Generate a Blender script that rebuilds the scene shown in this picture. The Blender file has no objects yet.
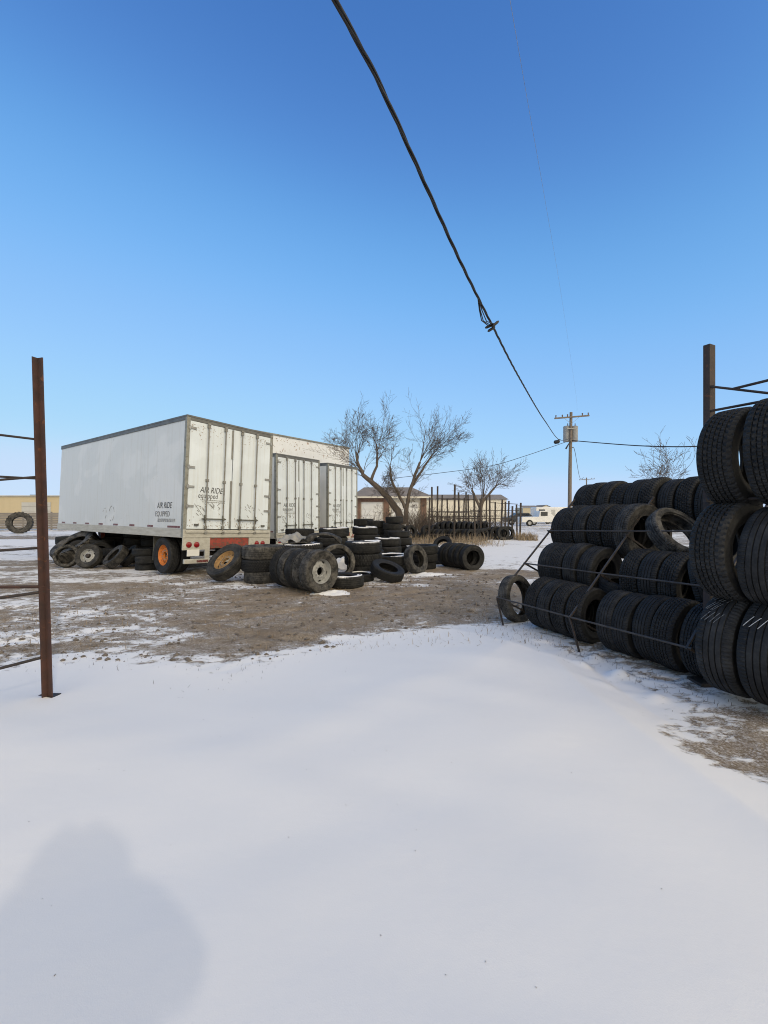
import bpy, math, random
import numpy as np
from mathutils import Vector, Matrix, Quaternion
random.seed(7)
R_ = math.radians
scene = bpy.context.scene
COL = scene.collection
F, EYE = 430.0, 1.6          # focal length in pixels, eye height (only used to size the camera and read distances)

# ------------------------------------------------------------------ helpers
def at(px, Z, h=None, py=None):
    if h is None: h = EYE - (py - 512) / F * Z
    return Vector(((px - 384) / F * Z, Z, h))

def tag(o, label=None, cat=None, group=None, kind=None):
    if label: o['label'] = label
    if cat: o['category'] = cat
    if group: o['group'] = group
    if kind: o['kind'] = kind
    return o

def empty(name, loc=(0, 0, 0), rz=0):
    o = bpy.data.objects.new(name, None); COL.objects.link(o)
    o.location = loc; o.rotation_euler = (0, 0, rz); o.empty_display_size = .2
    return o

class MB:
    def __init__(s): s.v = []; s.f = []
    def add(s, vs, fs):
        b = len(s.v); s.v += [tuple(v) for v in vs]; s.f += [tuple(i + b for i in f) for f in fs]
    def box(s, lo, hi, M=None):
        x0, y0, z0 = lo; x1, y1, z1 = hi
        vs = [Vector(p) for p in ((x0,y0,z0),(x1,y0,z0),(x1,y1,z0),(x0,y1,z0),(x0,y0,z1),(x1,y0,z1),(x1,y1,z1),(x0,y1,z1))]
        if M is not None: vs = [M @ v for v in vs]
        s.add(vs, [(0,3,2,1),(4,5,6,7),(0,1,5,4),(1,2,6,5),(2,3,7,6),(3,0,4,7)]); return s
    def tube(s, pts, rad, n=8, caps=True):
        pts = [Vector(p) for p in pts]
        if not isinstance(rad, (list, tuple)): rad = [rad] * len(pts)
        rings = []; prev = None
        for i, p in enumerate(pts):
            d = (pts[min(i+1, len(pts)-1)] - pts[max(i-1, 0)])
            if d.length < 1e-9: d = Vector((0,0,1))
            d.normalize()
            if prev is None:
                a = Vector((0,0,1)) if abs(d.z) < .9 else Vector((1,0,0))
                u = d.cross(a).normalized()
            else:
                u = (prev - d * prev.dot(d))
                u = u.normalized() if u.length > 1e-6 else d.orthogonal().normalized()
            prev = u; w = d.cross(u)
            rings.append([p + (u * math.cos(2*math.pi*k/n) + w * math.sin(2*math.pi*k/n)) * rad[i] for k in range(n)])
        vs = [v for r in rings for v in r]; fs = []
        for i in range(len(rings)-1):
            for k in range(n):
                a = i*n+k; b = i*n+(k+1) % n
                fs.append((a, b, b+n, a+n))
        if caps:
            fs.append(tuple(range(n-1, -1, -1))); m = (len(rings)-1)*n
            fs.append(tuple(range(m, m+n)))
        s.add(vs, fs); return s
    def cyl(s, c, ax, r, h, n=20):
        c = Vector(c); ax = Vector(ax).normalized()
        return s.tube([c, c + ax*h], r, n)
    def beam(s, a, b, w, t, up=(0,0,1)):      # rectangular bar
        a = Vector(a); b = Vector(b); d = b - a; L = d.length; d.normalize()
        up = Vector(up); x = d.cross(up)
        if x.length < 1e-4: x = d.cross(Vector((1,0,0)))
        x.normalize(); y = x.cross(d)
        M = Matrix((( x.x, d.x, y.x, a.x),(x.y, d.y, y.y, a.y),(x.z, d.z, y.z, a.z),(0,0,0,1)))
        return s.box((-w/2, 0, -t/2), (w/2, L, t/2), M)
    def lathe(s, prof, n=32, closed=False, skip=None):
        m = len(prof); vs = []; fs = []
        for k in range(n):
            a = 2*math.pi*k/n; c, q = math.cos(a), math.sin(a)
            vs += [(r*c, r*q, z) for r, z in prof]
        for k in range(n):
            k2 = (k+1) % n
            for i in range(m if closed else m-1):
                i2 = (i+1) % m
                if skip and skip(k, i): continue
                fs.append((k*m+i, k2*m+i, k2*m+i2, k*m+i2))
        s.add(vs, fs); return s
    def mesh(s, name, mat=None, smooth=None):
        me = bpy.data.meshes.new(name); me.from_pydata(s.v, [], s.f); me.update()
        if mat: me.materials.append(mat)
        if smooth:
            me.polygons.foreach_set('use_smooth', [True]*len(me.polygons))
            me.set_sharp_from_angle(angle=R_(smooth))
        return me
    def build(s, name, mat=None, parent=None, smooth=None, bevel=0, loc=None):
        o = bpy.data.objects.new(name, s.mesh(name, mat, smooth)); COL.objects.link(o)
        if parent: o.parent = parent
        if loc is not None: o.location = loc
        if bevel:
            m = o.modifiers.new('bevel', 'BEVEL'); m.width = bevel; m.segments = 2; m.limit_method = 'ANGLE'
        return o

KIDS = {}
def copy_tree(o, parent=None):
    c = o.copy(); COL.objects.link(c); c.parent = parent
    for ch in list(o.children): copy_tree(ch, c)
    return c

def inst(name, me, parent=None):
    o = bpy.data.objects.new(name, me); COL.objects.link(o)
    if parent: o.parent = parent
    return o

# ------------------------------------------------------------------ materials
def mat(name):
    m = bpy.data.materials.new(name); m.use_nodes = True
    nt = m.node_tree; b = nt.nodes['Principled BSDF']
    return m, nt, b
def nd(nt, t, **kw):
    n = nt.nodes.new(t)
    for k, v in kw.items():
        if k in n.inputs.keys() if hasattr(n.inputs, 'keys') else False: n.inputs[k].default_value = v
        else: setattr(n, k, v)
    return n
def coords(nt, scale=(1,1,1), src='Object'):
    tc = nt.nodes.new('ShaderNodeTexCoord'); mp = nt.nodes.new('ShaderNodeMapping')
    mp.inputs['Scale'].default_value = scale
    nt.links.new(tc.outputs[src], mp.inputs['Vector']); return mp.outputs['Vector']
def noise(nt, vec, scale, detail=6, rough=.6, dist=0):
    n = nt.nodes.new('ShaderNodeTexNoise'); n.inputs['Scale'].default_value = scale
    n.inputs['Detail'].default_value = detail; n.inputs['Roughness'].default_value = rough
    n.inputs['Distortion'].default_value = dist
    if vec is not None: nt.links.new(vec, n.inputs['Vector'])
    return n.outputs['Fac']
def ramp(nt, fac, stops):
    r = nt.nodes.new('ShaderNodeValToRGB'); el = r.color_ramp.elements
    while len(el) < len(stops): el.new(.5)
    for e, (p, c) in zip(el, stops):
        e.position = p; e.color = (c, c, c, 1) if isinstance(c, (int, float)) else (*c, 1)
    nt.links.new(fac, r.inputs['Fac']); return r.outputs['Color']
def mix(nt, fac, a, b, mode='MIX'):
    m = nt.nodes.new('ShaderNodeMix'); m.data_type = 'RGBA'; m.blend_type = mode
    for sock, v in ((m.inputs['Factor'], fac), (m.inputs['A'], a), (m.inputs['B'], b)):
        pass
    ins = [i for i in m.inputs if i.enabled]
    for sock, v in zip((m.inputs[0], m.inputs[6], m.inputs[7]), (fac, a, b)):
        if isinstance(v, (int, float)): sock.default_value = v
        elif isinstance(v, tuple): sock.default_value = (*v, 1)
        else: nt.links.new(v, sock)
    return m.outputs[2]
def math_(nt, op, a, b=None, c=None):
    m = nt.nodes.new('ShaderNodeMath'); m.operation = op
    for i, v in enumerate((a, b, c)):
        if v is None: continue
        if isinstance(v, (int, float)): m.inputs[i].default_value = v
        else: nt.links.new(v, m.inputs[i])
    return m.outputs[0]
def bump(nt, b, h, strength=.3, dist=.02):
    n = nt.nodes.new('ShaderNodeBump'); n.inputs['Strength'].default_value = strength
    n.inputs['Distance'].default_value = dist
    nt.links.new(h, n.inputs['Height']); nt.links.new(n.outputs[0], b.inputs['Normal'])
def weathered(name, c1, c2, scale=6, rough=.6, metal=0, spots=None, spot_t=.66, bmp=.15, stretch=(1,1,1)):
    m, nt, b = mat(name); v = coords(nt, stretch)
    n1 = noise(nt, v, scale, 8, .65)
    col = mix(nt, ramp(nt, n1, [(.35, 0.), (.65, 1.)]), c1, c2)
    if spots:
        n2 = noise(nt, v, scale*2.7, 9, .7, .4)
        col = mix(nt, ramp(nt, n2, [(spot_t-.03, 0.), (spot_t+.04, 1.)]), col, spots)
    nt.links.new(col, b.inputs['Base Color'])
    b.inputs['Roughness'].default_value = rough; b.inputs['Metallic'].default_value = metal
    bump(nt, b, noise(nt, v, scale*8, 6), bmp, .004)
    return m

M = {}
# rubber: near black, a little dust that differs from tyre to tyre
def rubber(name, base, dust, amount):
    m, nt, b = mat(name); v = coords(nt)
    oi = nt.nodes.new('ShaderNodeObjectInfo')
    vv = nt.nodes.new('ShaderNodeVectorMath'); vv.operation = 'ADD'
    sc = nt.nodes.new('ShaderNodeVectorMath'); sc.operation = 'SCALE'
    cb = nt.nodes.new('ShaderNodeCombineXYZ')
    for i in range(3): nt.links.new(oi.outputs['Random'], cb.inputs[i])
    nt.links.new(cb.outputs[0], sc.inputs[0]); sc.inputs['Scale'].default_value = 37
    nt.links.new(v, vv.inputs[0]); nt.links.new(sc.outputs[0], vv.inputs[1]); v2 = vv.outputs[0]
    n1 = noise(nt, v2, 5, 8, .7)
    n2 = noise(nt, v2, 40, 4, .7)
    d = math_(nt, 'MULTIPLY', ramp(nt, n1, [(.42, 0.), (.75, 1.)]), math_(nt, 'MULTIPLY_ADD', oi.outputs['Random'], amount, amount*.45))
    d = math_(nt, 'ADD', d, math_(nt, 'MULTIPLY', ramp(nt, n2, [(.55, 0.), (.72, 1.)]), amount*.3))
    nt.links.new(mix(nt, d, base, dust), b.inputs['Base Color'])
    b.inputs['Roughness'].default_value = .72; b.inputs['Specular IOR Level'].default_value = .28
    bump(nt, b, noise(nt, v2, 60, 6, .7), .35, .004)
    return m
M['rubber'] = rubber('rubber', (.0105,.0112,.0125), (.055,.054,.053), .55)
M['rubber_dusty'] = rubber('rubber_dusty', (.016,.0163,.0165), (.16,.15,.135), .9)
M['rust_steel'] = weathered('rust_steel', (.085,.038,.028), (.035,.022,.02), 5, .75, .1, (.14,.055,.025), .62)
M['brown_steel'] = weathered('brown_steel', (.050,.032,.028), (.028,.021,.02), 5, .75, .1, (.09,.04,.025), .64)
M['dark_steel'] = weathered('dark_steel', (.03,.026,.025), (.055,.042,.036), 9, .65, .3, (.10,.05,.03), .64)
M['grey_steel'] = weathered('grey_steel', (.32,.33,.33), (.20,.20,.195), 7, .5, .3, (.16,.10,.06), .68)
M['wheel_grey'] = weathered('wheel_grey', (.40,.41,.41), (.27,.275,.275), 9, .55, .2, (.17,.11,.07), .64)
M['wheel_orange'] = weathered('wheel_orange', (.62,.21,.04), (.45,.15,.035), 9, .65, .05, (.10,.045,.025), .60)
M['wheel_tan'] = weathered('wheel_tan', (.40,.25,.10), (.22,.13,.06), 9, .7, .05, (.08,.045,.03), .60)
M['red_paint'] = weathered('red_paint', (.36,.05,.03), (.17,.035,.025), 5, .6, 0, (.11,.065,.045), .52)
M['lamp_red'] = weathered('lamp_red', (.25,.01,.012), (.16,.008,.01), 30, .2)
M['tape_red'] = weathered('tape_red', (.17,.035,.03), (.09,.03,.025), 14, .45, 0, (.5,.5,.48), .60)
M['beige_rail'] = weathered('beige_rail', (.47,.465,.42), (.35,.335,.29), 3, .55, 0, (.20,.11,.06), .69, .1, (3,1,6))
M['black_ink'] = weathered('black_ink', (.03,.03,.035), (.07,.07,.07), 30, .6, 0, (.5,.5,.5), .68)
M['faded_ink'] = weathered('faded_ink', (.14,.145,.15), (.30,.31,.31), 20, .6, 0, (.62,.62,.61), .56)
M['peel'] = weathered('peel', (.26,.205,.16), (.44,.41,.37), 14, .8)
M['worn_ink'] = weathered('worn_ink', (.06,.06,.065), (.13,.13,.13), 25, .6, 0, (.58,.58,.57), .60)
M['rod_steel'] = weathered('rod_steel', (.27,.275,.265), (.17,.16,.14), 6, .5, .4, (.15,.07,.035), .64)
M['rack_bar'] = weathered('rack_bar', (.075,.066,.060), (.04,.034,.03), 9, .6, .3, (.13,.07,.04), .62)
M['seal'] = weathered('seal', (.07,.07,.065), (.12,.12,.10), 12, .8)
M['corner_post'] = weathered('corner_post', (.27,.275,.25), (.18,.18,.155), 5, .55, .2, (.10,.07,.04), .60)
M['roof_trim'] = weathered('roof_trim', (.15,.155,.15), (.10,.10,.095), 5, .5, .3, (.16,.10,.06), .66)
M['wood_pole'] = weathered('wood_pole', (.21,.175,.14), (.13,.105,.085), 5, .85, 0, None, .6, .4, (6,6,.6))
M['cable'] = weathered('cable', (.012,.012,.013), (.02,.02,.02), 30, .6)
M['bark'] = weathered('bark', (.14,.112,.09), (.078,.062,.05), 8, .9, 0, None, .6, .6, (3,3,.7))
M['twig'] = weathered('twig', (.125,.10,.082), (.08,.064,.052), 3, .9)
M['straw'] = weathered('straw', (.36,.285,.19), (.20,.15,.10), 2, .9)
M['litter'] = weathered('litter', (.13,.10,.07), (.07,.055,.04), 6, .9)
M['pebble'] = weathered('pebble', (.17,.145,.12), (.095,.08,.065), 7, .9)
M['chalk'] = weathered('chalk', (.60,.60,.59), (.22,.22,.22), 60, .9)
M['chalk_faint'] = weathered('chalk_faint', (.25,.25,.25), (.05,.05,.05), 60, .9)
M['tarp'] = weathered('tarp', (.34,.33,.30), (.20,.195,.175), 3, .5, 0, None, .6, .3)
M['glass_dark'] = weathered('glass_dark', (.02,.024,.028), (.035,.04,.045), 3, .12)
M['white_paint'] = weathered('white_paint', (.74,.74,.72), (.64,.64,.62), 2, .4, 0, (.40,.34,.27), .72)
M['transformer'] = weathered('transformer', (.33,.34,.34), (.25,.255,.26), 5, .45, .1, (.22,.13,.09), .68)
M['porcelain'] = weathered('porcelain', (.11,.06,.04), (.08,.045,.03), 10, .3)
M['tan_wall'] = weathered('tan_wall', (.50,.42,.27), (.45,.375,.24), .6, .7, 0, None, .6, .1, (1,1,.2))
M['beige_wall'] = weathered('beige_wall', (.47,.42,.30), (.41,.36,.26), .5, .7)
M['grey_door'] = weathered('grey_door', (.46,.46,.44), (.40,.40,.38), 1, .6)
M['roof_grey'] = weathered('roof_grey', (.25,.215,.18), (.18,.155,.135), 1.2, .85, 0, (.55,.56,.58), .68)
M['brick'] = weathered('brick', (.21,.12,.085), (.15,.09,.065), 4, .85, 0, (.34,.26,.20), .62)
M['cream_wall'] = weathered('cream_wall', (.66,.62,.52), (.60,.56,.47), .8, .7, 0, (.32,.23,.15), .71)
M['fence_wood'] = weathered('fence_wood', (.26,.235,.21), (.17,.155,.14), 2, .85, 0, None, .6, .3, (.4,.4,5))
M['body_dark'] = weathered('body_dark', (.05,.055,.06), (.035,.038,.04), 2, .35)

def snow_mat(name):
    m, nt, b = mat(name); v = coords(nt)
    nt.links.new(mix(nt, noise(nt, v, 7, 5), (.79,.78,.76), (.86,.85,.83)), b.inputs['Base Color'])
    b.inputs['Roughness'].default_value = .75
    bump(nt, b, noise(nt, v, 30, 6, .7), .5, .02); return m
M['snow'] = snow_mat('snow')

# trailer skin: aluminium sheet, painted white, with cleaned patches, vertical seams, streaks and rust specks
def trailer_skin(name, white, grey, patch_axis):
    m, nt, b = mat(name); v = coords(nt)
    tc = nt.nodes.new('ShaderNodeTexCoord'); sp = nt.nodes.new('ShaderNodeSeparateXYZ')
    nt.links.new(tc.outputs['Object'], sp.inputs[0])
    big = noise(nt, coords(nt, (.35,.35,.5)), 1.6, 3, .5, .6)
    col = mix(nt, ramp(nt, big, [(.44, 0.), (.50, 1.)]), white, grey)
    streak = noise(nt, coords(nt, (9,9,.35)), 1.5, 6, .6)
    col = mix(nt, math_(nt, 'MULTIPLY', ramp(nt, streak, [(.50, 0.), (.72, 1.)]), .34), col, (.45,.44,.39))
    sp2 = noise(nt, coords(nt), 17, 9, .75, .3)
    zone = noise(nt, coords(nt), 1.1, 3, .5)
    k = math_(nt, 'MULTIPLY', ramp(nt, sp2, [(.62, 0.), (.68, 1.)]), ramp(nt, zone, [(.46, 0.), (.60, 1.)]))
    col = mix(nt, math_(nt, 'MULTIPLY', k, .8), col, (.13,.085,.06))
    nt.links.new(col, b.inputs['Base Color'])
    b.inputs['Roughness'].default_value = .42
    if patch_axis:
        q = math_(nt, 'FRACT', math_(nt, 'DIVIDE', sp.outputs[patch_axis], 1.22))
        seam = math_(nt, 'LESS_THAN', q, .012)
        hh = math_(nt, 'SUBTRACT', noise(nt, coords(nt), 1.7, 3), math_(nt, 'MULTIPLY', seam, .35))
        bump(nt, b, hh, .35, .02)
    else:
        bump(nt, b, noise(nt, coords(nt), 2.2, 4), .3, .02)
    return m
M['skin_side'] = trailer_skin('skin_side', (.62,.64,.645), (.57,.595,.60), 'Y')
M['skin_door'] = trailer_skin('skin_door', (.655,.725,.79), (.615,.68,.735), None)
M['skin_shed'] = weathered('skin_shed', (.72,.755,.80), (.67,.70,.73), 1.7, .6, 0, (.30,.17,.10), .635, .1, (1,1,.6))

# ground: snow blown over bare dirt. 'snow' says how much lies where, the noise breaks its edge
def ground_mat():
    m, nt, b = mat('ground')
    at_ = nt.nodes.new('ShaderNodeAttribute'); at_.attribute_name = 'snow'; s = at_.outputs['Fac']
    v = coords(nt, (.75,1.0,1)); v1 = coords(nt)
    n = math_(nt, 'ADD', math_(nt, 'MULTIPLY', noise(nt, v, 1.25, 10, .64, .5), .50),
              math_(nt, 'MULTIPLY', noise(nt, coords(nt, (.8,1.25,1)), 5.5, 9, .70, .4), .50))
    t = math_(nt, 'ADD', s, math_(nt, 'MULTIPLY', math_(nt, 'SUBTRACT', n, .5), 3.0))
    mask = ramp(nt, t, [(.46, 0.), (.60, 1.)])
    fine = noise(nt, v1, 55, 8, .75); mid = noise(nt, v1, 2.3, 6, .6)
    d1 = mix(nt, ramp(nt, fine, [(.35, 0.), (.66, 1.)]), (.15,.112,.073), (.41,.325,.22))
    d2 = mix(nt, ramp(nt, mid, [(.38, 0.), (.62, 1.)]), d1, mix(nt, .55, d1, (.155,.113,.075)))
    vor = nt.nodes.new('ShaderNodeTexVoronoi'); vor.inputs['Scale'].default_value = 26; nt.links.new(v1, vor.inputs['Vector'])
    d3 = mix(nt, ramp(nt, vor.outputs['Distance'], [(.10, 1.), (.2, 0.)]), d2, (.42,.35,.27))
    # thin dusting of snow over dirt, between bare and covered
    dust = ramp(nt, t, [(.12, 0.), (.50, 1.)])
    dm = math_(nt, 'MULTIPLY', math_(nt, 'MULTIPLY', dust, ramp(nt, fine, [(.46, 0.), (.62, 1.)])), .75)
    d4 = mix(nt, dm, d3, (.70,.71,.72))
    sn = mix(nt, noise(nt, v1, 1.2, 4), (.755,.745,.725), (.80,.79,.77))
    # crumbs of snow caught between stones
    cr = noise(nt, coords(nt, (.8,1.1,1)), 11, 9, .72, .3); zone = noise(nt, v1, 1.1, 4, .6)
    ck = math_(nt, 'MULTIPLY', ramp(nt, cr, [(.58, 0.), (.66, 1.)]), ramp(nt, math_(nt, 'ADD', zone, math_(nt, 'MULTIPLY', s, .35)), [(.50, 0.), (.68, 1.)]))
    dk_ = ramp(nt, noise(nt, v1, 9, 7, .7), [(.50, 0.), (.68, 1.)])
    d4 = mix(nt, math_(nt, 'MULTIPLY', dk_, .45), d4, (.095,.074,.056))
    d4 = mix(nt, math_(nt, 'MULTIPLY', ck, .85), d4, (.74,.75,.76))
    nt.links.new(mix(nt, mask, d4, sn), b.inputs['Base Color'])
    b.inputs['Roughness'].default_value = .85; b.inputs['Specular IOR Level'].default_value = .25
    soft = math_(nt, 'MULTIPLY', noise(nt, coords(nt, (1,1.6,1)), 5, 5, .5), .10)
    grain = math_(nt, 'MULTIPLY', noise(nt, v1, 160, 4, .7), .02)
    dirt = math_(nt, 'ADD', math_(nt, 'MULTIPLY', fine, .35), math_(nt, 'MULTIPLY', ramp(nt, vor.outputs['Distance'], [(0., 1.), (.3, 0.)]), .2))
    inv = math_(nt, 'SUBTRACT', 1, mask)
    h = math_(nt, 'ADD', math_(nt, 'ADD', soft, grain), math_(nt, 'ADD', math_(nt, 'MULTIPLY', dirt, inv), math_(nt, 'MULTIPLY', mask, .5)))
    bump(nt, b, h, .55, .05)
    return m
M['ground'] = ground_mat()

# ------------------------------------------------------------------ ground sheet
BOUND = [(-60,3.4),(-8,3.9),(-3.94,4.41),(-2.84,4.58),(-1.95,4.30),(-1.37,4.18),(-.97,4.78),(.21,5.73),(1.4,6.25),(2.05,6.45),
         (2.35,6.1),(2.55,5.4),(2.60,4.6),(2.42,3.7),(2.32,2.7),(2.4,1.5),(2.5,-3),(2.5,-60),(-60,-60)]
def smooth(x): x = np.clip(x, 0, 1); return x*x*(3-2*x)
def sdist(X, Y):
    """signed distance to the drift's outline, positive inside"""
    P = np.array(BOUND); d = np.full(X.shape, 1e9); inside = np.zeros(X.shape, bool)
    for i in range(len(P)):
        a = P[i]; b = P[(i+1) % len(P)]; e = b - a
        t = np.clip(((X-a[0])*e[0] + (Y-a[1])*e[1]) / (e@e), 0, 1)
        d = np.minimum(d, np.hypot(X - a[0] - t*e[0], Y - a[1] - t*e[1]))
        c = ((a[1] > Y) != (b[1] > Y))
        with np.errstate(divide='ignore', invalid='ignore'):
            xi = a[0] + (Y - a[1]) * e[0] / (e[1] if e[1] != 0 else 1e-9)
        inside ^= c & (X < xi)
    return np.where(inside, d, -d)
def wob(X, Y, f, seed=0):
    return (np.sin(X*f*1.3 + 1.7*np.sin(Y*f*.9 + seed)) + np.sin(Y*f*1.1 + 2.1*np.sin(X*f*.7 + seed*2.3)) + np.sin((X+Y)*f*.8 + seed*.7)) / 3
def height(X, Y, sd=None):
    X = np.asarray(X, float); Y = np.asarray(Y, float)
    if sd is None: sd = sdist(X, Y)
    near = np.exp(-np.maximum(0, Y-7)/6)
    h = .018*wob(X, Y, 1.1, 1)*(sd < 0) * smooth(-sd/1.2)
    h = h + (.007*wob(X+.3*Y, Y, 6.1, 2) + .006*wob(X, Y-.4*X, 11.3, 7) + .005*np.maximum(0, wob(X-.7*Y, Y+.6*X, 19, 3)))*smooth((.25-sd)/.5)*smooth((14-Y)/5)
    # drift: fades in slowly towards the dirt, ends in a sharp crest along the racks
    xe = 2.22 + .12*np.sin(Y*1.1 + .4)
    right = np.clip((xe - X)/.34, 0, 1)**.85; front = smooth(sd/1.7)
    # two old wheel tracks crossing the yard
    for (ax0, ay0, sl_) in ((-4.6, 5.2, .62), (-4.6, 6.7, .62), (-1.2, 5.6, -.28)):
        dd_ = (Y - ay0 - sl_*(X-ax0) - .15*np.sin(X*.9)) / math.hypot(1, sl_)
        h = h + (-.028*np.exp(-(dd_/.12)**2) + .012*np.exp(-((np.abs(dd_)-.22)/.08)**2))*smooth((.1-sd)/.5)*smooth((11-Y)/3)*(.5+.5*np.maximum(-.4, wob(X, Y, 2.1, 9)))
    D = .085*np.minimum(front, np.maximum(right, smooth((Y-5)/1.0))) * (sd > 0)
    D = D * (1 + .18*wob(X, Y, .9, 3)) + (sd > 0)*front*(.012*wob(X*.6, Y*1.6, 1.7, 5) + .004*wob(X, Y*1.5, 5, 2) + .006*wob(X*1.3+Y*.5, Y*2.6, 2.6, 11))
    # lip of the crest
    D += .035*np.exp(-np.maximum(0, (xe-.34)-X)/.30)*(X < xe-.34) * smooth((5.6-Y)/1.5) * (sd > 0) + .035*np.clip((xe-X)/.34, 0, 1)*(X >= xe-.34)*(X < xe)*smooth((5.6-Y)/1.5)*(sd > 0)
    # gentle roll between the two
    D += .02*np.exp(-((X-.5)/1.2)**2)*np.exp(-((Y-3.2)/1.4)**2)
    # trampled lumps by the racks
    k = np.exp(-((X-2.35)/.35)**2)*np.exp(-((Y-4.5)/.9)**2)
    D += k*.07*np.maximum(0, wob(X, Y, 13, 4))
    return h + D
def gz(x, y): return float(height(np.array([x]), np.array([y]))[0])

def coverage(X, Y, sd):
    C = np.full(X.shape, .50)
    def blob(x, y, rx, ry, val, soft=1.0):
        nonlocal C
        q = np.hypot((X-x)/rx, (Y-y)/ry); w = smooth((1.25 - q)/(.5*soft)); C = C*(1-w) + val*w
    # far yard
    w = smooth((Y-24)/8); C = C*(1-w) + (.62 + .14*wob(X*.3, Y*.5, .5, 2))*w
    blob(4.5, 16.5, 3.6, 5.2, .84); blob(7.5, 26, 5, 5, .80); blob(3.3, 13.4, 2.0, 1.1, .66)
    blob(2.2, 11.1, 2.4, .95, .22); blob(-.2, 7.6, 3.2, 2.1, .13); blob(-2.2, 6.6, 2.3, 1.8, .18); blob(1.7, 8.0, 2.2, 1.9, .14)
    blob(-1.0, 9.6, 2.2, .55, .44); blob(1.0, 10.9, 1.0, .4, .58)
    blob(-5.2, 7.0, 2.3, 2.4, .45); blob(-3.9, 5.5, 1.5, .55, .57); blob(-3.6, 5.05, .9, .2, .22); blob(-7.5, 11, 3, 1.2, .52); blob(-6.5, 9.2, 2.2, .5, .24)
    blob(-14, 17, 6, 3.4, .68); blob(-24, 27, 12, 1.5, .30); blob(-22, 22.5, 9, 2.3, .92); blob(-27, 33, 9, 2.5, .74)
    blob(2.85, 3.4, .62, 2.4, .52); blob(3.2, 5.6, 1.0, 1.3, .36)
    blob(-8, 13.5, 4, 1.4, .32); blob(-3, 13.5, 3, 1.5, .42)
    # drift itself
    e = smooth((sd + .70 - .42*smooth((X-1.5)/.6)*smooth((6.4-Y)/.8) + .18*wob(X, Y, 2.3, 6))/1.7)
    return C*(1-e) + 1.35*e

def axis(dense_lo, dense_hi, step, far_lo, far_hi, g=1.09):
    a = list(np.arange(dense_lo, dense_hi, step)); s = step; x = a[-1]
    while x < far_hi: s *= g; x += s; a.append(x)
    s = step; x = a[0]; lo = []
    while x > far_lo: s *= g; x -= s; lo.append(x)
    return np.array(lo[::-1] + a)
xs = axis(-5.2, 4.6, .035, -1500, 1500); ys = axis(.9, 8.0, .035, -60, 2600, 1.05)
X, Y = np.meshgrid(xs, ys); sd = sdist(X, Y); Zg = height(X, Y, sd)
nx, ny = len(xs), len(ys)
me = bpy.data.meshes.new('ground')
vs = np.stack([X.ravel(), Y.ravel(), Zg.ravel()], 1)
idx = np.arange(nx*ny).reshape(ny, nx)
fs = np.stack([idx[:-1,:-1].ravel(), idx[:-1,1:].ravel(), idx[1:,1:].ravel(), idx[1:,:-1].ravel()], 1)
me.from_pydata(vs.tolist(), [], fs.tolist()); me.update()
A = me.attributes.new('snow', 'FLOAT', 'POINT'); A.data.foreach_set('value', coverage(X, Y, sd).ravel().astype(np.float32))
me.polygons.foreach_set('use_smooth', [True]*len(me.polygons)); me.materials.append(M['ground'])
g = bpy.data.objects.new('ground', me); COL.objects.link(g); tag(g, 'bare brown dirt yard with blown snow drifts and patches', 'ground', kind='structure')

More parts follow.
